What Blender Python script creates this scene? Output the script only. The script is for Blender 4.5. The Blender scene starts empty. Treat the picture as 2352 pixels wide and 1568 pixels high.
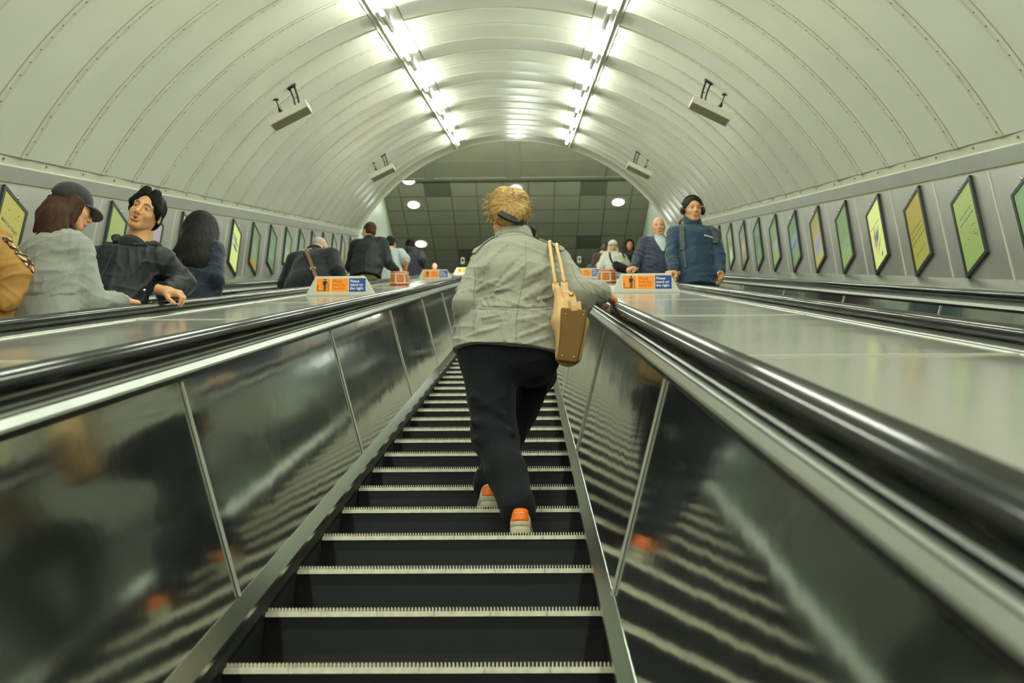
import bpy, math, random
import numpy as np
from math import sin, cos, tan, pi, radians, sqrt, atan2, floor
from mathutils import Vector, Matrix
random.seed(7)
C = bpy.context.scene
COL = C.collection
# ------------------------------------------------------------------ camera, world, exposure
ZC = 5.0                                   # height of the lens above the lower landing
CA, SA = cos(radians(30)), sin(radians(30))   # the escalators rise at 30 degrees
CAMX = 0.2825                              # the photographer stands right of the escalator's middle
cd = bpy.data.cameras.new('camera')
cam = bpy.data.objects.new('camera', cd); COL.objects.link(cam)
cd.sensor_width = 36.0; cd.lens = 36.0 * 2350 / 2352
cam.location = (CAMX, 0, ZC)
cam.rotation_euler = (radians(90 + 25.624), 0, radians(1.0105))
cd.clip_start = 0.05; cd.clip_end = 200
cd.dof.use_dof = True; cd.dof.focus_distance = 4.9; cd.dof.aperture_fstop = 4.0
C.camera = cam
w = bpy.data.worlds.new('world'); C.world = w; w.use_nodes = True
w.node_tree.nodes['Background'].inputs[0].default_value = (0.5, 0.55, 0.5, 1)
w.node_tree.nodes['Background'].inputs[1].default_value = 0.02
vs = C.view_settings
vs.view_transform = 'Standard'; vs.look = 'None'; vs.exposure = 0.0; vs.gamma = 1.0; vs.use_curve_mapping = False
TUBE = 92.0                               # brightness of the fluorescent tubes
DOWN = 60.0                                # brightness of the round downlights
try:
    C.cycles.use_denoising = True
    C.cycles.max_bounces = 10; C.cycles.diffuse_bounces = 8; C.cycles.glossy_bounces = 5
    C.cycles.sample_clamp_indirect = 6.0
except Exception: pass

def P(x, s, n): return np.array([x, s*CA - n*SA, s*SA + n*CA + ZC])

# ------------------------------------------------------------------ materials
def srgb(r, g, b):
    f = lambda c: ((c/255.0 + 0.055)/1.055)**2.4 if c > 10 else c/255.0/12.92
    return (f(r), f(g), f(b), 1)
def mat(name, col, rough=0.5, metal=0.0, noise=0.0, nscale=8.0, bump=0.0, bscale=60.0, spec=0.5, coat=0.0,
        col2=None, stretch=None, rnoise=0.0, emis=None, estr=0.0, sheen=0.0, sss=0.0, bdist=0.004, aniso=0):
    m = bpy.data.materials.new(name); m.use_nodes = True
    nt = m.node_tree; N = nt.nodes; L = nt.links; b = N['Principled BSDF']
    b.inputs['Base Color'].default_value = col; b.inputs['Roughness'].default_value = rough
    b.inputs['Metallic'].default_value = metal; b.inputs['Specular IOR Level'].default_value = spec
    b.inputs['Coat Weight'].default_value = coat; b.inputs['Coat Roughness'].default_value = 0.12
    if sheen: b.inputs['Sheen Weight'].default_value = sheen
    if aniso: b.inputs['Anisotropic'].default_value = aniso
    if sss:
        b.inputs['Subsurface Weight'].default_value = sss
        b.inputs['Subsurface Radius'].default_value = (0.012, 0.005, 0.003)
    tc = N.new('ShaderNodeTexCoord'); mp = N.new('ShaderNodeMapping'); L.new(tc.outputs['Object'], mp.inputs[0])
    if stretch: mp.inputs['Scale'].default_value = stretch
    if noise or col2:
        n = N.new('ShaderNodeTexNoise'); n.inputs['Scale'].default_value = nscale; n.inputs['Detail'].default_value = 6
        L.new(mp.outputs[0], n.inputs[0])
        r = N.new('ShaderNodeMapRange'); r.inputs['From Min'].default_value = 0.3; r.inputs['From Max'].default_value = 0.7
        L.new(n.outputs[0], r.inputs[0])
        mx = N.new('ShaderNodeMix'); mx.data_type = 'RGBA'
        c2 = col2 if col2 else tuple(c*(1-noise) for c in col[:3]) + (1,)
        mx.inputs[6].default_value = col; mx.inputs[7].default_value = c2
        L.new(r.outputs[0], mx.inputs[0]); L.new(mx.outputs[2], b.inputs['Base Color'])
    if rnoise:
        n = N.new('ShaderNodeTexNoise'); n.inputs['Scale'].default_value = nscale*1.7; n.inputs['Detail'].default_value = 5
        L.new(mp.outputs[0], n.inputs[0])
        r = N.new('ShaderNodeMapRange'); r.inputs['To Min'].default_value = max(0, rough-rnoise); r.inputs['To Max'].default_value = rough+rnoise
        L.new(n.outputs[0], r.inputs[0]); L.new(r.outputs[0], b.inputs['Roughness'])
    if bump:
        n = N.new('ShaderNodeTexNoise'); n.inputs['Scale'].default_value = bscale; n.inputs['Detail'].default_value = 4
        L.new(mp.outputs[0], n.inputs[0])
        bp = N.new('ShaderNodeBump'); bp.inputs['Strength'].default_value = bump; bp.inputs['Distance'].default_value = bdist
        L.new(n.outputs[0], bp.inputs['Height']); L.new(bp.outputs[0], b.inputs['Normal'])
    if emis:
        b.inputs['Emission Color'].default_value = emis; b.inputs['Emission Strength'].default_value = estr
    return m
M = {}
def cmat(key, rgb, **k):
    if key not in M: M[key] = mat(key, srgb(*rgb), **k)
    return M[key]
cmat('vault_enamel', (232, 233, 214), rough=0.2, noise=0.06, nscale=1.2, bump=0.12, bscale=1.6, bdist=0.05, rnoise=0.07, spec=0.5)
cmat('vault_lap', (224, 223, 200), rough=0.35, noise=0.12, nscale=5, spec=0.4)
cmat('rivet', (120, 116, 92), rough=0.5)
cmat('seam', (168, 162, 132), rough=0.8)
cmat('steel_band', (204, 207, 196), rough=0.34, metal=0.55, noise=0.08, nscale=3, rnoise=0.08)
cmat('steel_wall', (180, 178, 170), rough=0.36, metal=0.7, noise=0.12, nscale=2.5, rnoise=0.08)
cmat('steel_strip', (205, 205, 190), rough=0.4, metal=0.3)
cmat('deck_steel', (206, 205, 192), rough=0.16, metal=0.6, noise=0.06, nscale=2, rnoise=0.06, bump=0.05, bscale=1.5, bdist=0.03)
cmat('moulding_steel', (156, 160, 150), rough=0.30, metal=0.75, noise=0.08, nscale=4, rnoise=0.05)
cmat('panel_steel', (168, 173, 168), rough=0.09, metal=0.95, noise=0.12, nscale=1.5, rnoise=0.04, bump=0.10, bscale=2.2, bdist=0.02)
cmat('trim_steel', (190, 198, 186), rough=0.22, metal=1.0)
cmat('black_gap', (16, 18, 17), rough=0.35)
cmat('rubber', (20, 22, 21), rough=0.17, spec=0.6, coat=0.3)
cmat('skirt_black', (24, 26, 25), rough=0.55, noise=0.5, nscale=60, bump=0.3, bscale=200)
cmat('riser', (5, 6, 6), rough=0.5, noise=0.5, nscale=7, stretch=(6, 1, 1), spec=0.2)
cmat('cleat', (236, 232, 204), rough=0.55, noise=0.3, nscale=30)
cmat('tread', (60, 62, 60), rough=0.6, metal=0.3)
cmat('comb_gap', (8, 9, 9), rough=0.7)

# ------------------------------------------------------------------ mesh helpers
def new_obj(name, mesh, parent=None):
    o = bpy.data.objects.new(name, mesh); COL.objects.link(o)
    if parent: o.parent = parent
    return o
def wloc(o):
    v = np.zeros(3)
    while o is not None: v += np.array(o.location); o = o.parent
    return v
def build(name, verts, faces, m, parent=None, smooth=False, origin=None, fmat=None):
    """verts in world coordinates; m a material or list (fmat = index per face)"""
    verts = np.asarray(verts, float).reshape(-1, 3)
    if parent is not None: base = wloc(parent)
    elif origin is not None: base = np.asarray(origin, float)
    else:
        base = np.array([(verts[:, 0].min()+verts[:, 0].max())/2, (verts[:, 1].min()+verts[:, 1].max())/2, verts[:, 2].min()])
    me = bpy.data.meshes.new(name)
    me.from_pydata((verts-base).tolist(), [], [tuple(int(i) for i in f) for f in faces]); me.validate()
    for mm in (m if isinstance(m, (list, tuple)) else [m]): me.materials.append(mm)
    if fmat is not None: me.polygons.foreach_set('material_index', np.asarray(fmat, np.int32))
    if smooth: me.polygons.foreach_set('use_smooth', np.ones(len(me.polygons), bool))
    me.update()
    o = new_obj(name, me, parent)
    if parent is None: o.location = base.tolist()
    return o
class MB:
    def __init__(s): s.v = []; s.f = []; s.m = []; s.cur = 0
    def add(s, v, f, mi=None):
        k = len(s.v); s.v += [tuple(map(float, p)) for p in v]; s.f += [tuple(i+k for i in q) for q in f]
        s.m += [s.cur if mi is None else mi]*len(f)
    def hexa(s, p, mi=None):   # 8 points: bottom 4 ccw, top 4 ccw
        s.add(p, [(3, 2, 1, 0), (4, 5, 6, 7), (0, 1, 5, 4), (1, 2, 6, 5), (2, 3, 7, 6), (3, 0, 4, 7)], mi)
    def box(s, c, hx, hy, hz, U=(1, 0, 0), V=(0, 1, 0), W=(0, 0, 1), mi=None):
        c = np.array(c, float); U, V, W = (np.array(a, float) for a in (U, V, W))
        s.hexa([c-U*hx-V*hy-W*hz, c+U*hx-V*hy-W*hz, c+U*hx+V*hy-W*hz, c-U*hx+V*hy-W*hz,
                c-U*hx-V*hy+W*hz, c+U*hx-V*hy+W*hz, c+U*hx+V*hy+W*hz, c-U*hx+V*hy+W*hz], mi)
    def tube(s, pts, r, n=8, cap=True, mi=None):
        pts = [np.array(p, float) for p in pts]; rs = r if isinstance(r, (list, tuple)) else [r]*len(pts)
        ring = []; up = None
        for i, p in enumerate(pts):
            d = pts[min(i+1, len(pts)-1)] - pts[max(i-1, 0)]; d = d/(np.linalg.norm(d)+1e-12)
            if up is None: up = np.array([0, 0, 1.0]) if abs(d[2]) < 0.9 else np.array([1.0, 0, 0])
            a = np.cross(d, up); a /= np.linalg.norm(a)+1e-12; b = np.cross(a, d); up = b
            ring += [p + rs[i]*(cos(2*pi*k/n)*a + sin(2*pi*k/n)*b) for k in range(n)]
        f = [(i*n+k, i*n+(k+1) % n, (i+1)*n+(k+1) % n, (i+1)*n+k) for i in range(len(pts)-1) for k in range(n)]
        if cap: f += [tuple(range(n-1, -1, -1)), tuple((len(pts)-1)*n+k for k in range(n))]
        s.add(ring, f, mi)
    def build(s, name, m, parent=None, smooth=False, origin=None):
        ms = m if isinstance(m, (list, tuple)) else [m]
        return build(name, s.v, s.f, ms, parent, smooth, origin, s.m if len(ms) > 1 else None)
def extr(mb, prof, s0, s1, nseg=1, closed=False, mi=None, xo=0.0):
    """profile of (x, n) points pulled along the incline"""
    v = []; k = len(prof)
    for j in range(nseg+1):
        s = s0 + (s1-s0)*j/nseg
        v += [P(x+xo, s, n) for x, n in prof]
    f = []
    for j in range(nseg):
        for i in range(k if closed else k-1):
            a, b = i, (i+1) % k
            f.append((j*k+a, j*k+b, (j+1)*k+b, (j+1)*k+a))
    if closed: f += [tuple(range(k-1, -1, -1)), tuple(nseg*k+i for i in range(k))]
    mb.add(v, f, mi)
def empty(name, loc):
    o = bpy.data.objects.new(name, None); COL.objects.link(o); o.location = tuple(float(c) for c in loc); o.empty_display_size = 0.1
    return o
def tag(o, label=None, cat=None, group=None, kind=None):
    if label: o['label'] = label
    if cat: o['category'] = cat
    if group: o['group'] = group
    if kind: o['kind'] = kind
    return o
def struct(o): o['kind'] = 'structure'; return o
def text_mesh(body, size, align='LEFT', bold=0.0, ext=0.0008, space=1.0, line=0.85):
    cu = bpy.data.curves.new('lettering', 'FONT'); cu.body = body; cu.size = size; cu.align_x = align
    cu.extrude = ext; cu.offset = bold; cu.space_character = space; cu.space_line = line; cu.resolution_u = 2
    o = bpy.data.objects.new('tmp', cu); COL.objects.link(o)
    bpy.context.view_layer.update()
    dg = bpy.context.evaluated_depsgraph_get(); me = o.evaluated_get(dg).to_mesh()
    v = np.array([tuple(x.co) for x in me.vertices]); f = [tuple(p.vertices) for p in me.polygons]
    o.evaluated_get(dg).to_mesh_clear(); bpy.data.objects.remove(o); bpy.data.curves.remove(cu)
    return v, f
def place_text(mb, body, size, org, U, V, W, mi=None, **k):
    v, f = text_mesh(body, size, **k)
    if len(v) == 0: return
    U, V, W = (np.array(a, float) for a in (U, V, W)); org = np.array(org, float)
    mb.add([org + U*p[0] + V*p[1] + W*p[2] for p in v], f, mi)

S0, S1 = -7.0, 27.0          # ends of the escalators along the incline
SV = 21.7                    # where the vault stops
# ------------------------------------------------------------------ vault
RC, RR = -1.233, 3.8
XT0, XT1 = 0.945, 1.225      # trough that carries the tubes
def vpt(x, s, off=0.0):
    return P(x*(RR-off)/RR if False else x, s, RC + sqrt((RR-off)**2 - x*x))
def vang(phi, s, off=0.0): return P((RR-off)*sin(phi), s, RC + (RR-off)*cos(phi))
phiE = math.asin(3.235/RR); phA = math.asin(XT0/RR); phB = math.asin(XT1/RR)
ribs = [7.13 + 0.672*k for k in range(-21, 22)]
ribs = [r for r in ribs if S0 < r < SV-0.1]
vb = MB()
def arc(p0, p1, n): return [p0 + (p1-p0)*i/n for i in range(n+1)]
segs = [(-phiE, -phB, 26), (-phA, phA, 14), (phB, phiE, 26)]
bounds = [S0] + ribs + [SV]
random.seed(3)
for i in range(len(bounds)-1):
    a, b = bounds[i], bounds[i+1]
    for (p0, p1, n) in segs:
        ph = arc(p0, p1, n); t = [random.uniform(-0.004, 0.004) for _ in range(4)]
        sa, sb = a+0.004, b-0.004
        sl = [sa, sa+(sb-sa)*0.33, sa+(sb-sa)*0.66, sb]
        off = [0.0, 0.004+t[0], 0.004+t[1], 0.0]
        v = [vang(p, s, -o) for s, o in zip(sl, off) for p in ph]
        k = n+1
        f = [(j*k+q, j*k+q+1, (j+1)*k+q+1, (j+1)*k+q) for j in range(3) for q in range(n)]
        vb.add(v, f, 0)
    # the lap strip that covers each joint, proud of the panels
    if i > 0:
        for (p0, p1, n) in segs:
            ph = arc(p0, p1, n)
            pr = [(a-0.002, 0.0), (a-0.001, 0.005), (a+0.082, 0.005), (a+0.085, -0.001)]
            v = [vang(p, s, o) for s, o in pr for p in ph]; k = n+1
            vb.add(v, [(j*k+q, j*k+q+1, (j+1)*k+q+1, (j+1)*k+q) for j in range(3) for q in range(n)], 1)
            v = [vang(p, s, o) for s, o in ((a-0.008, -0.002), (a-0.002, 0.006)) for p in ph]
            vb.add(v, [(q, q+1, k+q+1, k+q) for q in range(n)], 3)
        for sg in (-1, 1):
            for q in range(24):
                p = sg*(phB+0.05 + (phiE-phB-0.06)*q/23)
                c = vang(p, a+0.045, 0.008); U = np.array([cos(p), 0, 0]) + P(0, 0, -sin(p)) - P(0, 0, 0)
                Sd = P(0, 1, 0)-P(0, 0, 0); Nn = np.cross(U, Sd)
                r = 0.008
                ring = [c + r*(cos(2*pi*k/6)*U + sin(2*pi*k/6)*Sd) for k in range(6)]
                inn = vang(p, a+0.045, 0.013)
                vb.add(ring+[inn], [(k, (k+1) % 6, 6) for k in range(6)], 2)
# troughs
for sg in (-1, 1):
    n0 = RC+sqrt(RR*RR-XT0**2); n1 = RC+sqrt(RR*RR-XT1**2)
    for i in range(len(bounds)-1):
        extr(vb, [(sg*(XT0+0.008), n0-0.001), (sg*(XT1-0.008), n1-0.001)], bounds[i]+0.003, bounds[i+1]-0.003, mi=0)
    extr(vb, [(sg*(XT0-0.004), n0+0.004), (sg*(XT0+0.010), n0+0.008)], S0, SV, mi=3)
    extr(vb, [(sg*(XT1-0.010), n1+0.008), (sg*(XT1+0.004), n1+0.004)], S0, SV, mi=3)
    # cable conduit beside the tubes
    extr(vb, [(sg*1.15, 2.400), (sg*1.15, 2.368), (sg*1.17, 2.362), (sg*1.17, 2.395)], S0, SV, mi=0)
# thickness at the end arch and an outer skin behind the joints
ph = arc(-phiE, phiE, 64)
for (s, o0, o1) in ((SV, 0.012, -0.16),):
    v = [vang(p, s, o0) for p in ph] + [vang(p, s, o1) for p in ph]; k = len(ph)
    vb.add(v, [(q, q+1, k+q+1, k+q) for q in range(k-1)], 1)
v = [vang(p, SV-0.10, 0.012) for p in ph] + [vang(p, SV, 0.012) for p in ph]
vb.add(v, [(q, q+1, k+q+1, k+q) for q in range(k-1)], 1)
v = [vang(p, SV-0.10, 0.012) for p in ph] + [vang(p, SV-0.10, -0.01) for p in ph]
vb.add(v, [(q, q+1, k+q+1, k+q) for q in range(k-1)], 1)
v = [vang(p, S0, -0.03) for p in ph] + [vang(p, SV, -0.03) for p in ph]
vb.add(v, [(q, q+1, k+q+1, k+q) for q in range(k-1)], 3)
struct(vb.build('ceiling', [M['vault_enamel'], M['vault_lap'], M['rivet'], M['seam']], smooth=False))
for me_ in bpy.data.meshes:
    if me_.name.startswith('ceiling'): me_.polygons.foreach_set('use_smooth', np.ones(len(me_.polygons), bool))

# ------------------------------------------------------------------ side walls, bands, ledges
jt = [6.80 + 0.9125*k - 0.02 for k in range(-15, 17)]
for sg, nm in ((-1, 'left'), (1, 'right')):
    b = MB()
    extr(b, [(sg*3.235, 0.772), (sg*3.245, 0.765), (sg*3.275, 0.705), (sg*3.272, 0.70)], S0, SV, mi=0)
    for i in range(46):
        s = S0+0.3+i*0.62
        if s < SV: b.box(P(sg*3.255, s, 0.737), 0.004, 0.007, 0.007, mi=1)
    struct(b.build('trim_1' if sg < 0 else 'trim_2', [M['vault_lap'], M['rivet']]))
    b = MB()
    extr(b, [(sg*3.272, 0.70), (sg*3.262, 0.692), (sg*3.288, 0.59), (sg*3.30, 0.585)], S0, SV+0.0, mi=0)
    struct(b.build('trim_3' if sg < 0 else 'trim_4', M['steel_band']))
    b = MB()
    extr(b, [(sg*3.302, 0.60), (sg*3.30, 0.572)], S0, SV, mi=1)
    extr(b, [(sg*3.30, 0.572), (sg*3.30, -0.135)], S0, SV, mi=0)
    for k in range(-15, 17):
        st = 6.795 + 0.9125*k
        for d in (0,):
            a0 = (st, 0.572); a1 = (st-0.409, -0.135)
            b.hexa([P(sg*3.301, a1[0], a1[1]), P(sg*3.301, a1[0]+0.014, a1[1]), P(sg*3.294, a1[0]+0.014, a1[1]), P(sg*3.294, a1[0], a1[1]),
                    P(sg*3.301, a0[0], a0[1]), P(sg*3.301, a0[0]+0.014, a0[1]), P(sg*3.294, a0[0]+0.014, a0[1]), P(sg*3.294, a0[0], a0[1])], 2)
    struct(b.build('wall_'+nm, [M['steel_wall'], M['seam'], M['steel_strip']]))
    b = MB()
    extr(b, [(sg*3.302, -0.128), (sg*3.29, -0.136), (sg*3.165, -0.186), (sg*3.155, -0.196), (sg*3.155, -0.262), (sg*3.10, -0.27)], S0, S1, mi=0)
    struct(b.build('trim_5' if sg < 0 else 'trim_6', M['moulding_steel']))

# ------------------------------------------------------------------ escalators
PITCH = 0.418; TR = PITCH*CA; RISE = PITCH*SA
K0, K1 = -22, 59
def nose(k): s = 2.52 + PITCH*k; return s*CA + 1.02*SA, s*SA - 1.02*CA + ZC
def floor_z(Y):
    k = floor((Y - nose(0)[0])/TR + 1e-6)
    return nose(k)[1] + 0.013, k
def step_mesh():
    b = MB(); hw = 0.498
    # riser, gently curved
    pr = [(0.004, -0.014), (0.010, -0.05), (0.014, -0.12), (0.012, -0.19), (0.010, -0.226)]
    v = [(x, y, z) for (y, z) in pr for x in (-hw, hw)]
    b.add(v, [(2*i, 2*i+1, 2*i+3, 2*i+2) for i in range(4)], 0)
    b.add([(-hw, 0.0, -0.001), (hw, 0.0, -0.001), (hw, TR+0.012, -0.001), (-hw, TR+0.012, -0.001)], [(0, 1, 2, 3)], 2)
    # bright nosing in short lengths
    n = 6
    for i in range(n):
        x0 = -hw + 2*hw*i/n; x1 = -hw + 2*hw*(i+1)/n - 0.0012
        b.box(((x0+x1)/2, 0.003, -0.007), (x1-x0)/2, 0.006, 0.0075, mi=1)
    nt = 98
    for i in range(nt):
        x = -hw + 0.008 + (2*hw-0.016)*i/(nt-1)
        b.box((x, 0.014, 0.0065), 0.0017, 0.014, 0.0065, mi=1)
        b.box((x, 0.028+(TR-0.03)/2, 0.006), 0.0017, (TR-0.03)/2, 0.006, mi=3)
    me = bpy.data.meshes.new('step')
    me.from_pydata(b.v, [], b.f)
    for mm in (M['riser'], M['cleat'], M['comb_gap'], M['tread']): me.materials.append(mm)
    me.polygons.foreach_set('material_index', np.array(b.m, np.int32)); me.update()
    return me
STEP = step_mesh()
def rail_profile(cx, n=14):
    # D-shaped moving rail: rounded crown, tucked lips
    pts = []
    for i in range(n):
        a = 2*pi*i/n
        x = 0.046*math.copysign(abs(cos(a))**0.8, cos(a)); y = 0.024*math.copysign(abs(sin(a))**0.8, sin(a))
        pts.append((cx + x, -0.213 + y))
    return pts
RX = 0.703
for ei, (ex, nm, lab) in enumerate(((0.0, 'c', 'steel escalator in the middle carrying the woman in the grey-green jacket'),
                    (-2.39, 'l', 'steel escalator at the left full of passengers going up'),
                    (2.39, 'r', 'steel escalator at the right with passengers coming down facing the camera'))):
    root = empty('escalator', P(ex, S0, -1.1)); tag(root, lab, 'escalator', 'escalators side by side in the tunnel')
    rl = wloc(root)
    if ei == 0:
        for k in range(K0, K1):
            y, z = nose(k); o = new_obj('step', STEP, root); o.location = tuple(np.array([ex, y, z])-rl)
    else:
        for k in range(K0, K1):
            if -6 < k:
                y, z = nose(k); o = new_obj('step', STEP, root); o.location = tuple(np.array([ex, y, z])-rl)
    for sg in (-1, 1):
        # moving handrail
        b = MB(); pr = rail_profile(sg*RX)
        extr(b, pr, S0, S1, closed=True, xo=ex)
        b.build('handrail', M['rubber'], root, smooth=True)
        # polished mouldings under the rail
        b = MB()
        extr(b, [(sg*0.636, -0.289), (sg*0.638, -0.283), (sg*0.6495, -0.268), (sg*0.6485, -0.263), (sg*0.653, -0.2595), (sg*0.658, -0.2615), (sg*0.662, -0.2595), (sg*0.666, -0.262)], S0, S1, xo=ex, mi=0)
        extr(b, [(sg*0.666, -0.262), (sg*0.667, -0.268), (sg*0.674, -0.265), (sg*0.675, -0.258)], S0, S1, xo=ex, mi=1)
        extr(b, [(sg*0.675, -0.258), (sg*0.692, -0.244), (sg*0.694, -0.236), (sg*0.722, -0.236), (sg*0.745, -0.258)], S0, S1, xo=ex, mi=0)
        extr(b, [(sg*0.650, -0.306), (sg*0.638, -0.303), (sg*0.636, -0.289)], S0, S1, xo=ex, mi=1)
        b.build('balustrade_moulding', [M['moulding_steel'], M['black_gap']], root)
        # lower skirt: dark brush strip and bright bead
        b = MB()
        extr(b, [(sg*0.500, -1.16), (sg*0.500, -1.03), (sg*0.482, -0.99), (sg*0.482, -0.93)], S0, S1, xo=ex, mi=0)
        b.build('skirt', M['skirt_black'], root)
        b = MB()
        extr(b, [(sg*0.480, -0.952), (sg*0.474, -0.944), (sg*0.474, -0.93), (sg*0.506, -0.893), (sg*0.512, -0.893)], S0, S1, xo=ex, mi=0)
        b.build('skirt_bead', M['trim_steel'], root)
        # inner panels, leaning outward, one every 2.09 m with a bright cover strip
        js = [2.70 + 2.085*k for k in range(-4, 12)]
        js = [S0] + [j for j in js if S0+0.2 < j < S1-0.2] + [S1]
        for i in range(len(js)-1):
            b = MB()
            a0, a1 = js[i]+0.003, js[i+1]-0.003
            q = [(0.508, -0.893), (0.649, -0.305)]
            N1 = 6
            v = []
            for t in range(N1+1):
                for u_ in range(9):
                    s = a0+(a1-a0)*u_/8; ff = t/N1
                    v.append(P(ex+sg*(q[0][0]+(q[1][0]-q[0][0])*ff), s, q[0][1]+(q[1][1]-q[0][1])*ff))
            b.add(v, [(t*9+u_, t*9+u_+1, (t+1)*9+u_+1, (t+1)*9+u_) for t in range(N1) for u_ in range(8)], 0)
            pa = b.build('balustrade_panel', M['panel_steel'], root)
            if i < len(js)-2 and ei == 0 or (i < len(js)-2 and js[i+1] > 0):
                b = MB(); j = js[i+1]
                p0 = [P(ex+sg*0.5065, j-0.005, -0.892), P(ex+sg*0.5065, j+0.005, -0.892), P(ex+sg*0.500, j+0.004, -0.892), P(ex+sg*0.500, j-0.004, -0.892)]
                p1 = [P(ex+sg*0.6475, j-0.005, -0.306), P(ex+sg*0.6475, j+0.005, -0.306), P(ex+sg*0.641, j+0.004, -0.306), P(ex+sg*0.641, j-0.004, -0.306)]
                b.hexa(p0+p1); b.build('cover_strip', M['steel_strip'], root)
# ------------------------------------------------------------------ decks between the escalators
for sg in (-1, 1):
    root = empty('steel_deck', P(sg*1.195, S0, -0.3))
    tag(root, 'polished steel deck between the middle and %s escalators with orange and blue signs on it' % ('left' if sg < 0 else 'right'), 'deck', 'steel decks between the escalators')
    js = [2.78+2.13*k for k in range(-4, 12)]; js = [S0]+[j for j in js if S0+.2 < j < S1-.2]+[S1]
    for i in range(len(js)-1):
        b = MB()
        n_ = 8; a0, a1 = js[i]+0.003, js[i+1]-0.003
        v = [P(sg*(0.745+(1.612-0.745)*u/6), a0+(a1-a0)*t/n_, -0.258) for t in range(n_+1) for u in range(7)]
        b.add(v, [(t*7+u, t*7+u+1, (t+1)*7+u+1, (t+1)*7+u) for t in range(n_) for u in range(6)], 0)
        b.build('deck_plate', M['deck_steel'], root)
        if i < len(js)-2:
            b = MB(); j = js[i+1]
            extr(b, [(sg*0.748, -0.2582), (sg*0.748, -0.2545), (sg*1.61, -0.2545), (sg*1.61, -0.2582)], j-0.006, j+0.006, closed=True)
            b.build('joint_strip', M['steel_strip'], root)
    b = MB()
    extr(b, [(sg*1.608, -0.259), (sg*1.612, -0.254), (sg*1.618, -0.259)], S0, S1)
    b.build('edge_trim', M['steel_strip'], root)
    b = MB(); extr(b, [(sg*1.618, -0.259), (sg*1.645, -0.257)], S0, S1); b.build('edge_strip', M['moulding_steel'], root)
# dark structure closing the undersides
b = MB()
for ex in (-2.39, 0, 2.39):
    extr(b, [(-0.52, -1.30), (0.52, -1.30)], S0, S1, xo=ex)
extr(b, [(-3.35, -1.32), (3.35, -1.32)], S0, S1)
struct(b.build('floor_incline', M['black_gap']))

# ------------------------------------------------------------------ fluorescent tubes
cmat('batten', (196, 198, 184), rough=0.45)
M['tube_glow'] = mat('tube_glow', (1, 1, 1, 1), emis=(0.93, 1.0, 0.90, 1), estr=TUBE)
cmat('tube_end', (150, 150, 140), rough=0.4, metal=0.5)
NL = 2.352
T0 = 10.55; TP = 2.115
for sg in (-1, 1):
    for k in range(-8, 5):
        a = T0 + TP*k - 0.02; e = a + 1.42
        if a < S0+0.2: continue
        c = P(sg*1.068, a, NL)
        root = empty('fluorescent_light', P(sg*1.068, (a+e)/2, NL+0.06))
        side = 'left' if sg < 0 else 'right'
        if k >= -1:
            ordn = ['farthest', 'second farthest', 'third farthest', 'fourth farthest', 'fifth farthest', 'nearest visible'][4-k]
            tag(root, '%s lit fluorescent tube of the %s row along the vault' % (ordn, side), 'light', 'fluorescent tubes on the vault')
        else:
            tag(root, 'lit fluorescent tube of the %s row, %s behind the nearest visible one' % (side, ['first', 'second', 'third', 'fourth', 'fifth', 'sixth', 'seventh', 'eighth'][-k-2]), 'light', 'fluorescent tubes on the vault')
        b = MB(); b.tube([P(sg*1.068, a, NL), P(sg*1.068, e, NL)], 0.021, 10); b.build('tube', M['tube_glow'], root, smooth=True)
        for s in (a-0.018, e+0.0):
            b = MB(); b.tube([P(sg*1.068, s, NL), P(sg*1.068, s+0.018, NL)], 0.023, 10)
            b.box(P(sg*1.068, s+0.009, NL+0.020), 0.012, 0.009, 0.020, V=(0, CA, SA), W=(0, -SA, CA))
            b.build('lamp_holder', M['tube_end'], root)
        b = MB(); b.box(P(sg*1.068, (a+e)/2, NL+0.033), 0.010, (e-a)/2, 0.004, V=(0, CA, SA), W=(0, -SA, CA)); b.build('batten', M['batten'], root)
        if k < 4:
            b = MB(); b.tube([P(sg*1.068, e+0.02, NL+0.008), P(sg*1.068, a+TP-0.02, NL+0.008)], 0.027, 10)
            b.build('blank_cover', M['batten'], root, smooth=True)

# ------------------------------------------------------------------ upper hall
ZH = ZC + 15.6
cmat('hall_ceiling', (132, 132, 112), rough=0.6, noise=0.12, nscale=1.5)
cmat('hall_joint', (98, 98, 84), rough=0.8)
cmat('hall_dark', (86, 88, 74), rough=0.7)
cmat('hall_wall', (152, 160, 140), rough=0.5, noise=0.08, nscale=1.0)
cmat('soffit', (112, 112, 94), rough=0.5, noise=0.15, nscale=2)
cmat('hall_floor', (88, 90, 84), rough=0.4, noise=0.2, nscale=6)
M['downlight'] = mat('downlight', (1, 1, 1, 1), emis=(0.9, 1.0, 0.9, 1), estr=DOWN)
T = 0.70
b = MB()
Y0 = 22.50; YE = 33.0
x0 = -3.60
dark = {(1, 0), (7, 0), (2, 5), (7, 4), (3, 5), (8, 4), (4, 9), (6, 8)}
ci = 0
xs_ = [-3.62, -3.17] + [-2.48+0.70*i for i in range(9)] + [3.62]
ys_ = [Y0, 22.68] + [23.38+0.70*i for i in range(15)]
for j in range(len(ys_)-1):
    for i in range(len(xs_)-1):
        g = 0.012
        xa, xb, ya, yb = xs_[i]+g, xs_[i+1]-g, ys_[j]+g, ys_[j+1]-g
        mi = 2 if (i, j) in ((2, 1), (8, 1), (3, 6), (8, 5), (4, 10)) else 0
        b.add([(xa, ya, ZH), (xb, ya, ZH), (xb, yb, ZH), (xa, yb, ZH)], [(0, 1, 2, 3)], mi)
b.add([(-3.7, Y0, ZH+0.012), (3.7, Y0, ZH+0.012), (3.7, YE, ZH+0.012), (-3.7, YE, ZH+0.012)], [(0, 1, 2, 3)], 1)
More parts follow.
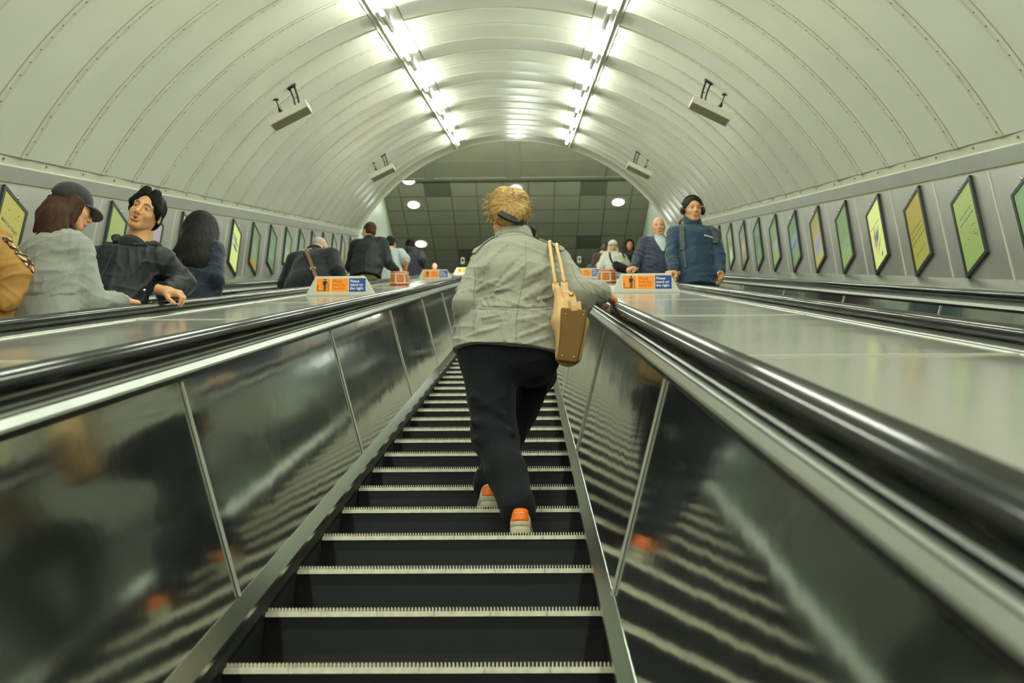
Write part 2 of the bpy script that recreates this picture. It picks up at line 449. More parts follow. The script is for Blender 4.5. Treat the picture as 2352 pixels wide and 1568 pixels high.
struct(b.build('ceiling_hall', [M['hall_ceiling'], M['hall_joint'], M['hall_dark']]))
b = MB()
zs = ZH-0.05
b.box((0, 20.2, zs+0.05), 3.7, 2.29, 0.05, mi=0)
for xa, xb in ((-0.24, 0.10), (-2.38, -2.17), (2.14, 2.34)):
    b.box(((xa+xb)/2, 20.2, zs-0.006), (xb-xa)/2, 2.28, 0.010, mi=0)
    for x in (xa-0.01, xb+0.01): b.box((x, 20.2, zs-0.002), 0.008, 2.28, 0.004, mi=1)
b.box((0, 21.7, zs-0.002), 3.6, 0.012, 0.004, mi=1); b.box((0, Y0-0.03, zs-0.01), 3.6, 0.05, 0.012, mi=1)
struct(b.build('trim_7', [M['soffit'], M['hall_joint']]))
ZF = nose(58)[1]
b = MB()
for sg in (-1, 1):
    b.box((sg*3.67, 24.6, (ZH+ZC+8)/2), 0.05, 8.4, (ZH-ZC-8)/2)
    o = None
wl = MB(); wl.box((-3.67, 24.6, (ZH+ZC+6)/2), 0.05, 8.4, (ZH-ZC-6)/2-0.002); struct(wl.build('wall_hall_left', M['hall_wall']))
wl = MB(); wl.box((3.67, 24.6, (ZH+ZC+6)/2), 0.05, 8.4, (ZH-ZC-6)/2-0.002); struct(wl.build('wall_hall_right', M['hall_wall']))
wl = MB(); wl.box((0, YE+0.05, (ZH+ZF)/2), 3.62, 0.05, (ZH-ZF)/2); struct(wl.build('wall_hall_end', M['hall_wall']))
wl = MB(); yF = nose(58)[0]+TR
wl.box((0, (yF+YE)/2, ZF-0.05), 3.62, (YE-yF)/2, 0.05); struct(wl.build('floor_upper', M['hall_floor']))
# face around the end of the vault
wl = MB(); ph = arc(-pi/2*0.97, pi/2*0.97, 60)
v = []
for p in ph:
    a = vang(p, SV+0.002, -0.012); v.append(a)
for p in ph:
    x = (RR+0.0)*sin(p); 
    v.append(P(max(-3.62, min(3.62, 8*sin(p))), SV+0.002, 6.2))
wl.add(v, [(q, q+1, len(ph)+q+1, len(ph)+q) for q in range(len(ph)-1)])
struct(wl.build('wall_arch', M['hall_wall']))
for x, y, lb in ((-2.85, 23.76, 'round downlight in the upper hall ceiling at the left near the vault edge'),
             (-0.02, 23.02, 'round downlight in the upper hall ceiling just above the blonde head'),
             (2.78, 23.73, 'round downlight in the upper hall ceiling at the right'),
             (-2.85, 25.84, 'round downlight low in the picture beside the man in the dark hooded coat'),
             (-2.86, 22.60, 'small sliver of a downlight at the soffit edge, upper left'),
             (-0.02, 25.84, 'round downlight hidden behind the woman in the middle'), (2.78, 26.6, 'round downlight deep in the hall behind the descending passengers')):
    root = empty('downlight', (x, y, ZH)); tag(root, lb, 'light', 'downlights in the upper hall ceiling')
    r = 0.15
    b = MB(); n = 24; z = ZH-0.012
    b.add([(x+r*cos(2*pi*i/n), y+r*sin(2*pi*i/n), z) for i in range(n)]+[(x, y, z)], [((i+1) % n, i, n) for i in range(n)])
    b.build('lens', M['downlight'], root)
    b = MB()
    b.add([(x+q*cos(2*pi*i/n), y+q*sin(2*pi*i/n), z+dz) for q, dz in ((r, -0.004), (r+0.018, -0.004), (r+0.018, 0.008)) for i in range(n)],
          [(j*n+i, j*n+(i+1) % n, (j+1)*n+(i+1) % n, (j+1)*n+i) for j in range(2) for i in range(n)])
    b.build('rim', M['batten'], root)
for x, lb in ((-1.67, 'small pale box with a dark centre under the hall ceiling, left of the woman'), (1.83, 'small pale box with a dark centre under the hall ceiling, right of the woman')):
    root = empty('ceiling_box', (x, 26.67, ZH)); tag(root, lb, 'box', 'pale boxes under the hall ceiling')
    b = MB(); b.box((x, 26.67, ZH-0.12), 0.055, 0.05, 0.10); b.box((x, 26.67, ZH-0.01), 0.03, 0.03, 0.012); b.build('housing', M['batten'], root)
    b = MB(); b.box((x, 26.617, ZH-0.12), 0.028, 0.004, 0.055); b.build('dark_plate', M['black_gap'], root)
# unseen strip lamp added above the arch to brighten the front of the hall ceiling
M['added_fill_glow'] = mat('added_fill_glow', (1, 1, 1, 1), emis=(0.93, 1.0, 0.86, 1), estr=600.0)
root = empty('added_fill_light', P(0, 21.9, 3.3)); tag(root, 'long unseen fill light added on the hall side above the arch of the vault', 'light')
b = MB(); b.box(P(0, 21.92, 3.25), 3.0, 0.05, 0.03); b.build('added_fill_trough', M['batten'], root)
b = MB(); b.tube([P(-2.9, 21.98, 3.32), P(2.9, 21.98, 3.32)], 0.03, 8); b.build('tube', M['added_fill_glow'], root)
# blue lit round sign on the hall side walls
M['blue_glow'] = mat('blue_glow', srgb(60, 120, 190), rough=0.4, emis=srgb(90, 140, 200), estr=0.6)
for sg, lb in ((-1, 'blue lit round sign on the hall wall behind the man in the black bomber jacket'), (1, 'blue lit round sign on the hall wall behind the old man in the suit')):
    root = empty('round_sign', (sg*3.62, 22.2, ZC+12.1)); tag(root, lb, 'sign', 'blue round signs on the hall walls')
    b = MB(); n = 32
    for rr, xx in ((0.62, 3.60),):
        ring = [(sg*xx, 22.4+rr*cos(2*pi*i/n), ZC+12.5+rr*sin(2*pi*i/n)) for i in range(n)]
        ring2 = [(sg*(xx-0.04), y, z) for _, y, z in ring]
        b.add(ring+ring2, [(i, (i+1) % n, n+(i+1) % n, n+i) for i in range(n)] + [tuple(range(n, 2*n))])
    b.build('face', M['blue_glow'], root)
# lower landing (behind the camera)
wl = MB(); yl = nose(K0)[0]
wl.box((0, -9.0, nose(K0)[1]-0.05), 4.2, 3.2, 0.05); struct(wl.build('floor_lower', M['hall_floor']))
wl = MB(); wl.box((0, -9.5, 4.0), 4.2, 0.1, 4.2); struct(wl.build('wall_lower', M['hall_wall']))
# ------------------------------------------------------------------ posters (lit screens, set upright on the sloping wall)
cmat('frame_black', (34, 40, 38), rough=0.35)
cmat('hook_steel', (200, 200, 190), rough=0.2, metal=1)
cmat('ink', (52, 62, 40), rough=0.8)
def glow(key, rgb, s=0.75, rgb2=None):
    if key in M: return M[key]
    m = mat(key, (0.01, 0.01, 0.01, 1), rough=0.3, emis=srgb(*rgb), estr=s); M[key] = m
    if rgb2:
        N = m.node_tree.nodes; L = m.node_tree.links
        tc = N.new('ShaderNodeTexCoord'); sp = N.new('ShaderNodeSeparateXYZ'); L.new(tc.outputs['Generated'], sp.inputs[0])
        mx = N.new('ShaderNodeMix'); mx.data_type = 'RGBA'; mx.inputs[6].default_value = srgb(*rgb2); mx.inputs[7].default_value = srgb(*rgb)
        mr = N.new('ShaderNodeMapRange'); mr.inputs['From Min'].default_value = 0.25; mr.inputs['From Max'].default_value = 0.85
        L.new(sp.outputs[2], mr.inputs[0]); L.new(mr.outputs[0], mx.inputs[0]); L.new(mx.outputs[2], N['Principled BSDF'].inputs['Emission Color'])
    return m
glow('s_lime', (164, 184, 100), .8, (150, 176, 92)); glow('s_amber', (172, 150, 56), .8, (164, 168, 66)); glow('s_green', (112, 140, 80), .8, (136, 166, 88))
glow('s_bright', (212, 226, 128), .95); glow('s_olive', (150, 140, 60), .8, (176, 172, 80)); glow('s_mint', (130, 168, 108), .8)
glow('s_yellow', (186, 182, 84), .8); glow('s_moss', (98, 132, 84), .7, (116, 146, 90)); glow('s_dim', (120, 122, 84), .65, (130, 138, 92))
glow('g_blue', (120, 160, 190), .6); glow('g_deep', (70, 120, 190), .6); glow('g_red', (206, 84, 70), .6); glow('g_lilac', (164, 160, 176), .7)
glow('g_teal', (110, 170, 160), .6); glow('g_pink', (196, 176, 190), .7); glow('g_gold', (190, 150, 70), .7); glow('g_ink', (74, 88, 48), .3); glow('g_white', (226, 232, 218), .8); glow('g_brown', (128, 96, 60), .5)
PW, PH = 0.352, 0.605
def poster(sg, s_top, style, label):
    # s_top: top corner nearest the stairs' foot; u runs forward (horizontal), v up
    U = np.array([0, 1.0, 0]); V = np.array([0, 0, 1.0]); W = np.array([-sg*1.0, 0, 0])
    top_near = P(sg*3.30, s_top, 0.568); org = top_near - V*PH         # bottom near corner
    root = empty('framed_poster', org + U*PW/2); tag(root, label, 'poster', 'lit posters on the %s wall' % ('left' if sg < 0 else 'right'))
    def pt(u, v, d): return org + U*u + V*v + W*d
    b = MB(); f = 0.026; D = 0.022
    o4 = [(0, 0), (PW, 0), (PW, PH), (0, PH)]; i4 = [(f, f), (PW-f, f), (PW-f, PH-f), (f, PH-f)]
    v = [pt(*q, 0.0) for q in o4] + [pt(*q, D) for q in o4] + [pt(*q, D) for q in i4] + [pt(*q, D-0.008) for q in i4]
    fc = []
    for i in range(4):
        j = (i+1) % 4
        fc += [(i, j, 4+j, 4+i), (4+i, 4+j, 8+j, 8+i), (8+i, 8+j, 12+j, 12+i)]
    b.add(v, fc); b.build('frame', M['frame_black'], root)
    def quad(u0, v0, u1, v1, d): return [pt(u0, v0, d), pt(u1, v0, d), pt(u1, v1, d), pt(u0, v1, d)]
    b = MB(); b.add(quad(f-0.002, f-0.002, PW-f+0.002, PH-f+0.002, D-0.007), [(0, 1, 2, 3)]); 
    base, items = style
    b.build('screen', M[base], root)
    mats = []; b = MB(); lay = 0
    def mi(k):
        if M[k] not in mats: mats.append(M[k])
        return mats.index(M[k])
    rnd = random.Random(int(s_top*100)+sg)
    UU = U if sg > 0 else -U          # reading direction, left to right as seen from the stairs
    def T(txt, size, u, v, key='g_ink'):
        uu = u if sg < 0 else u
        o = pt(PW/2, v, D-0.0062)
        place_text(b, txt, size, o, (U if sg < 0 else -U), V, W, mi(key), align='CENTER', ext=0.0002, bold=0.0004)
    for it in items:
        k = it[0]
        if k == 'T': T(it[1], it[2], 0, it[3], it[4] if len(it) > 4 else 'g_ink')
        elif k == 'R':
            lay += 1; c_ = MB(); c_.add(quad(it[1]*PW, it[2]*PH, it[3]*PW, it[4]*PH, D-0.0068+0.0001*lay), [(0, 1, 2, 3)]); c_.build('printed_shape', M[it[5]], root)
        elif k == 'L':   # slanted leaf / bar
            u0, v0, u1, v1, wd, key = it[1:]
            a = pt(u0*PW, v0*PH, D-0.0060); c = pt(u1*PW, v1*PH, D-0.0060); d = c-a; d /= np.linalg.norm(d); n = np.cross(d, W)*wd
            lay += 1; c_ = MB(); c_.add([x+W*(-.0006+.0001*lay) for x in (a, a+(c-a)*.5+n, c, a+(c-a)*.5-n)], [(0, 1, 2, 3)]); c_.build('printed_shape', M[key], root)
        elif k == 'D':   # a scatter of small marks
            for q in range(it[1]):
                u = PW*(0.2+0.6*rnd.random()); v_ = PH*(it[2]+(it[3]-it[2])*rnd.random()); r = 0.004+0.004*rnd.random()
                b.add([pt(u-r, v_, D-0.0062), pt(u, v_-r, D-0.0062), pt(u+r, v_, D-0.0062), pt(u, v_+r, D-0.0062)], [(0, 1, 2, 3)], mi(it[4]))
        elif k == 'B':   # fine text lines
            _, n, v0, v1, key = it
            for q in range(n):
                vv = v0+(v1-v0)*q/max(1, n-1); wd = 0.25+0.1*rnd.random(); x = 0.5-wd
                while x < 0.5+wd:
                    l = 0.03+0.06*rnd.random(); b.add(quad(x*PW, vv*PH, (x+l)*PW, vv*PH+0.008, D-0.0062), [(0, 1, 2, 3)], mi(key)); x += l+0.02
    if b.v: b.build('lettering', mats, root)
    b = MB(); c = pt(PW*0.55, PH+0.012, 0)
    b.tube([c, c+W*0.02], 0.009, 10); b.tube([c+W*0.012-V*0.006, c+W*0.016+V*0.022], [0.006, 0.006], 8); b.build('hook', M['hook_steel'], root, smooth=True)
G = 'g_ink'
st_quick = ('s_lime', [('B', 2, .60, .68, G), ('D', 16, .28, .50, G)])
st_amber = ('s_amber', [('D', 2, .6, .66, G), ('B', 3, .40, .56, G), ('B', 1, .22, .22, 'g_brown')])
st_fan = ('s_bright', [('B', 1, .66, .66, G), ('L', .32, .62, .62, .34, .022, 'g_teal'), ('L', .46, .62, .60, .32, .02, 'g_deep'), ('L', .62, .70, .66, .30, .017, 'g_red'),
                      ('L', .74, .60, .66, .24, .02, 'g_pink'), ('L', .30, .44, .62, .20, .014, 'g_gold'), ('L', .34, .20, .42, .10, .022, 'g_blue')])
st_green = ('s_green', [('B', 2, .50, .58, G), ('L', .05, .24, .95, .46, .012, 'g_blue')])
st_tag = ('s_olive', [('R', .24, .22, .78, .56, 'g_lilac'), ('B', 3, .34, .46, G)])
st_band = ('s_moss', [('R', .1, .50, .9, .62, 'g_teal'), ('R', .1, .40, .9, .47, 'g_deep')])
st_band2 = ('s_green', [('R', .25, .3, .75, .5, 'g_lilac'), ('B', 2, .6, .66, G)])
st_plain = ('s_moss', [('B', 2, .5, .6, G), ('R', .2, .3, .7, .34, 'g_lilac')])
st_dim = ('s_dim', [('R', .3, .3, .7, .55, 'g_gold'), ('B', 1, .7, .7, G)])
st_photo = ('s_green', [('L', .4, .45, .6, .1, .05, 'g_white'), ('L', .3, .6, .45, .42, .02, 'g_brown')])
st_match = ('s_yellow', [('T', 'MATCH THAT', 0.036, PH*.60), ('R', .12, .36, .34, .52, 'g_blue'), ('L', .60, .32, .86, .2, .02, 'g_red'), ('D', 5, .74, .84, G)])
st_mono = ('s_bright', [('L', .12, .66, .88, .62, .03, 'g_blue'), ('L', .15, .52, .85, .50, .03, 'g_deep'), ('R', .15, .70, .6, .74, 'g_teal')])
st_mix = ('s_green', [('L', .3, .66, .7, .30, .06, 'g_lilac'), ('R', .0, .06, 1, .2, 'g_gold')])
st_pink = ('s_amber', [('R', .45, .35, .9, .95, 'g_pink')])
R_ = ['st_quick', st_quick]
right = [(-1, ('s_mint', [('B', 2, .5, .6, G)]), 'green lit poster in a black frame, cut off by the right picture edge'),
         (0, st_quick, 'lime green lit poster with two text lines above scattered marks on the right wall'),
         (1, st_amber, 'amber yellow lit poster with dark text lines on the right wall'),
         (2, st_fan, 'bright lime poster with a fan of red, blue and teal strokes on the right wall'),
         (3, st_green, 'green lit poster with a pale slanting bar low across it on the right wall'),
         (4, st_tag, 'olive gold lit poster with a pale lilac label on the right wall'),
         (5, st_band, 'dark green lit poster crossed by a teal and a blue band on the right wall'),
         (6, st_band2, 'green lit poster with a small lilac patch, just beyond the two-banded one'),
         (7, st_plain, 'plain moss green lit poster on the right wall, between lilac-patched and grey-brown ones'),
         (8, st_dim, 'dull grey-brown lit poster with a golden streak on the right wall'),
         (9, st_photo, 'green lit poster with a white shape low in it, beside the petrol blue sleeve'),
         (10, st_tag, 'poster half hidden by the shoulder of the man with headphones on the right wall'),
         (11, st_green, 'poster mostly hidden behind the man with headphones, deeper along the right wall')]
for k, st, lb in right: poster(1, 7.05+0.9125*k, st, lb)
left = [(0, st_match, 'yellow lit poster with a line of capitals above the tan coat'),
        (1, st_amber, 'lit poster on the left wall hidden behind the girl in the dark cap'),
        (2, ('s_lime', [('B', 3, .3, .5, G)]), 'lime green lit poster between the girl in the cap and the young man'),
        (3, st_pink, 'amber and pink lit poster peeping out beside the neck of the young man in black'),
        (4, st_fan, 'lit poster whose top corner shows left of the long black hair'),
        (5, st_green, 'green lit poster showing at the right of the long black hair'),
        (6, st_mono, 'bright lime poster with two slanting blue shapes on the left wall'),
        (7, st_mix, 'green lit poster with a golden foot, next beyond the bright lime one'),
        (8, st_plain, 'plain green lit poster, second beyond the bright lime one on the left wall'),
        (9, st_band2, 'grey-green lit poster partly behind the back of the bald man'),
        (10, st_plain, 'green lit poster whose upper half shows above the shoulder of the bald man'),
        (11, st_dim, 'lit poster just left of the bald head'),
        (12, st_green, 'lit poster right behind the bald head'),
        (13, st_band, 'lit poster right of the bald head on the left wall'),
        (14, st_dim, 'narrow brownish lit poster between the bald man and the man in the bomber jacket'),
        (15, st_plain, 'farthest lit poster on the left wall, touching the arm of the bomber jacket')]
for k, st, lb in left: poster(-1, 6.995+0.9125*k, st, lb)

# ------------------------------------------------------------------ signs on the decks
cmat('sign_body', (205, 205, 188), rough=0.45, noise=0.06, nscale=12)
cmat('sign_orange', (255, 150, 8), rough=0.4, noise=0.04, nscale=40)
cmat('sign_orange2', (255, 150, 8), rough=0.4)
cmat('sign_blue', (14, 56, 140), rough=0.4); cmat('sign_black', (26, 24, 20), rough=0.6); cmat('sign_brown', (186, 92, 12), rough=0.6)
cmat('sign_white', (238, 238, 232), rough=0.5); cmat('stop_red', (206, 74, 46), rough=0.4); cmat('stop_text', (250, 168, 60), rough=.5); cmat('stop_orange', (206, 92, 24), rough=0.5, noise=0.3, nscale=90)
Sx = np.array([1.0, 0, 0]); Ss = np.array([0, CA, SA]); Sn = np.array([0, -SA, CA])
def deck_sign(xc, s, label):
    base = P(xc, s, -0.2575); root = empty('safety_sign', base); tag(root, label, 'sign', 'orange and blue safety signs on the decks')
    def q(x, d, n): return base + Sx*x + Ss*d + Sn*n
    b = MB(); H = 0.163
    bot = [(-.282, -.045), (.282, -.045), (.282, .055), (-.282, .055)]; top = [(-.205, -.012), (.205, -.012), (.205, .022), (-.205, .022)]
    mid = [(-.280, -.047), (.280, -.047), (.280, .057), (-.280, .057)]
    tp2 = [(-.197, -.006), (.197, -.006), (.197, .016), (-.197, .016)]
    layers = [([q(x, d, 0) for x, d in bot]), ([q(x, d, 0.012) for x, d in mid]), ([q(x, d, H-0.006) for x, d in top]), ([q(x, d, H) for x, d in tp2])]
    v = sum(layers, []); f = [(3, 2, 1, 0), (12, 13, 14, 15)]
    for l in range(3):
        for i in range(4): j = (i+1) % 4; f.append((l*4+i, l*4+j, (l+1)*4+j, (l+1)*4+i))
    b.add(v, f); b.build('housing', M['sign_body'], root)
    # the sloping front face
    fp = q(0, -.047, .012); ft = q(0, -.012, H-0.006); V = (ft-fp); L = np.linalg.norm(V); V = V/L; W = np.cross(Sx, V)
    if W @ Ss > 0: W = -W
    def z(x, v_, d=0.0015): return fp + Sx*x + V*v_ + W*d
    def pl(nm, x0, x1, m, d=0.0015, v0=0.022, v1=0.138):
        b = MB(); b.add([z(x0, v0, 0.0002), z(x1, v0, 0.0002), z(x1, v1, 0.0002), z(x0, v1, 0.0002), z(x0, v0, d), z(x1, v0, d), z(x1, v1, d), z(x0, v1, d)],
                        [(4, 5, 6, 7), (0, 1, 5, 4), (1, 2, 6, 5), (2, 3, 7, 6), (3, 0, 4, 7)]); return b.build(nm, m, root)
    pl('backing', -.200, .217, M['sign_white'], 0.0008, 0.018, 0.142)
    a = pl('pictogram_panel', -.196, -.078, M['sign_orange']); c = pl('text_panel', -.072, .069, M['sign_orange2']); e = pl('blue_panel', .074, .213, M['sign_blue'])
    b = MB()    # standing figure holding a rail
    def bar(x0, y0, x1, y1, r): 
        p0 = np.array([x0, y0]); p1 = np.array([x1, y1]); d = (p1-p0)/np.linalg.norm(p1-p0); n = np.array([-d[1], d[0]])*r
        b.add([z(*(p0-n), .0022), z(*(p1-n), .0022), z(*(p1+n), .0022), z(*(p0+n), .0022)], [(0, 1, 2, 3)])
    cx = -.124
    b.add([z(cx+.008*cos(2*pi*i/12), .128+.008*sin(2*pi*i/12), .0022) for i in range(12)], [tuple(range(12))])
    bar(cx, .080, cx, .116, .012); bar(cx-.0155, .082, cx-.0155, .114, .003); bar(cx-.006, .036, cx-.006, .082, .0045); bar(cx+.006, .036, cx+.006, .082, .0045)
    bar(cx+.010, .114, cx+.024, .094, .003); bar(cx+.024, .096, cx+.028, .036, .0022); bar(cx+.020, .036, cx+.030, .036, .002); bar(cx-.056, .034, cx+.010, .034, .0022); bar(cx-.060, .034, cx-.057, .080, .003)
    b.build('pictogram', M['sign_black'], a)
    b = MB()
    for i, t in enumerate(('Please', 'hold the', 'handrail')): place_text(b, t, 0.031, z(-.060, .103-i*.030, .002), Sx, V, W, ext=.0003, bold=.0003)
    b.build('lettering', M['sign_brown'], c)
    b = MB()
    for i, t in enumerate(('Please', 'stand on', 'the right')): place_text(b, t, 0.031, z(.083, .103-i*.030, .002), Sx, V, W, ext=.0003, bold=.0007)
    b.build('lettering', M['sign_white'], e)
deck_sign(-1.266, 8.45, 'orange and blue handrail safety sign on the left deck, nearest of the three there')
deck_sign(-1.266, 17.1, 'orange and blue safety sign on the left deck below the dark hooded coat')
deck_sign(-1.266, 25.3, 'orange handrail safety sign peeping out left of the grey-green jacket sleeve')
deck_sign(1.270, 8.60, 'orange and blue handrail safety sign on the right deck beside the hand of the woman')
deck_sign(1.270, 17.1, 'orange and blue safety sign on the right deck, cut off by the sleeve')
def stop_box(xc, s, label, yaw):
    base = P(xc, s, -0.2575); root = empty('stop_button_box', base); tag(root, label, 'emergency stop', 'stop button boxes on the decks')
    n = 6
    def ring(r, h, rot): return [base + Sx*r*cos(2*pi*i/n+rot) + Ss*r*sin(2*pi*i/n+rot) + Sn*h for i in range(n)]
    def prism(nm, rs, m, par=root):
        b = MB(); v = sum([ring(r, h, yaw) for r, h in rs], []); k = len(rs)
        f = [tuple(range(n-1, -1, -1)), tuple((k-1)*n+i for i in range(n))]
        for l in range(k-1):
            for i in range(n): f.append((l*n+i, l*n+(i+1) % n, (l+1)*n+(i+1) % n, (l+1)*n+i))
        b.add(v, f); return b.build(nm, m, par)
    prism('base', [(0.110, 0), (0.118, 0.006), (0.125, 0.018), (0.124, 0.022)], M['stop_red'])
    body = prism('housing', [(0.122, 0.022), (0.113, 0.150)], M['sign_body'])
    prism('lid', [(0.116, 0.150), (0.117, 0.158), (0.110, 0.166), (0.06, 0.170)], M['stop_red'])
    for i in range(n):
        a = ring(0.122, 0.022, yaw); t = ring(0.113, 0.150, yaw); j = (i+1) % n
        o = (a[i]+a[j])/2; U = (a[j]-a[i]); U /= np.linalg.norm(U); V = (t[i]+t[j])/2-o; V /= np.linalg.norm(V); W = np.cross(U, V)
        if W @ (o-base) < 0: W = -W
        if W @ Ss > 0.3: continue
        b = MB(); z = lambda x, y, d: o+U*x+V*y+W*d
        b.add([z(-.043, .018, .001), z(.043, .018, .001), z(.043, .108, .001), z(-.043, .108, .001)], [(0, 1, 2, 3)]); pn = b.build('stop_panel', M['stop_orange'], body)
        UU = U if np.cross(U, V) @ W > 0 else -U
        b = MB(); place_text(b, 'STOP', 0.030, z(0, .070, .0018), UU, V, W, align='CENTER', bold=.0008, ext=.0002)
        b.add([z(-.03, .050, .0016), z(.03, .050, .0016), z(.03, .055, .0016), z(-.03, .055, .0016)], [(0, 1, 2, 3)])
        b.add([z(-.026, .036, .0016), z(.026, .036, .0016), z(.026, .041, .0016), z(-.026, .041, .0016)], [(0, 1, 2, 3)])
        b.build('stop_lettering', M['stop_text'], pn)
stop_box(-1.30, 12.62, 'red and cream stop button box with orange panels on the left deck', radians(12))
stop_box(1.275, 12.85, 'red and cream stop button box with orange panels on the right deck', radians(48))

# ------------------------------------------------------------------ white boxes hung from the vault
cmat('speaker_white', (206, 206, 188), rough=0.5); cmat('bracket_dark', (44, 44, 36), rough=0.5, metal=0.3); cmat('pinkish', (190, 175, 150), rough=0.6)
def hung_box(sg, s, label):
    c = P(sg*2.20, s, 1.565); root = empty('hanging_speaker', c); tag(root, label, 'speaker', 'white speakers hung from the vault')
    a = radians(26)
    U = np.array([cos(a), 0, 0]) + (P(0, 0, 1)-P(0, 0, 0))*(-sg)*sin(a)*1.0      # along the box
    U /= np.linalg.norm(U); S_ = np.array([0, 1.0, 0])*0.99 - np.array([0, 0, 1.0])*0.10; S_ -= U*(S_@U); S_ /= np.linalg.norm(S_); W = np.cross(U, S_)
    if W[2] < 0: W = -W
    b = MB(); L = 0.215; hd = 0.062; hh = 0.048
    v = []
    sec = [(-hd, -hh+.012), (-hd+.012, -hh), (hd, -hh), (hd, hh), (-hd+.02, hh), (-hd, hh-.01)]
    for e in (-L, L):
        v += [c+U*e+S_*x+W*y for x, y in sec]
    k = 6
    b.add(v, [tuple(range(k-1, -1, -1)), tuple(range(k, 2*k))]+[(i, (i+1) % k, k+(i+1) % k, k+i) for i in range(k)])
    for e in (-L-0.003, L+0.003): b.box(c+U*e, 0.004, hd+0.003, hh+0.003, U, S_, W)
    hs = b.build('housing', M['speaker_white'], root)
    b = MB(); b.box(c-W*(hh+.0015)+S_*0.004, L-.006, hd-.006, .0015, U, S_, W); b.build('dark_plate', cmat('underside_shade', (118, 114, 88), rough=.7), hs)  # added dark sheet, its olive colour stands for shade under the box
    # twin arms up to the vault
    m = lambda x: P(sg*x, s+0.06, RC+sqrt(RR*RR-x*x)-0.004)
    b = MB(); t1 = m(2.165); t2 = m(2.21)
    inw = -U*sg
    e1 = c + inw*0.13 + W*hh; e2 = c + inw*0.085 + W*hh
    b.tube([t1, (t1+e1)/2+S_*0.01-U*sg*0.008, e1], 0.011, 8); b.tube([t2, (t2+e2)/2+S_*0.01-U*sg*0.008, e2], 0.009, 8)
    b.box((t1+t2)/2, 0.05, 0.03, 0.008, U=(t2-t1)/np.linalg.norm(t2-t1), V=Ss, W=np.cross((t2-t1)/np.linalg.norm(t2-t1), Ss))
    b.tube([(t1*.45+e1*.55)+np.array([.02, 0, 0]), (t1*.45+e1*.55)-np.array([.02, 0, 0])], 0.006, 6)
    b.build('arm', M['bracket_dark'], root, smooth=True)
    b = MB(); t3 = m(2.36); g = c - inw*0.02 + W*hh; kx = g + W*0.10 - inw*0.06
    b.tube([g, g+(kx-g)*0.8], 0.004, 6); b.tube([kx-W*.025, kx+W*.012], [0.019, 0.015], 8); b.tube([kx, (kx+t3)/2+W*.01, t3], 0.007, 6); b.box(t3, 0.03, 0.02, 0.01, V=Ss, W=Sn)
    b.build('cable_gland', M['bracket_dark'], root, smooth=True)
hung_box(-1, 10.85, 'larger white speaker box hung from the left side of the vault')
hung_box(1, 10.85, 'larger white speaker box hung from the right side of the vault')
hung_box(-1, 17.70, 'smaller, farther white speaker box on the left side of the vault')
hung_box(1, 17.70, 'smaller, farther white speaker box on the right side of the vault')
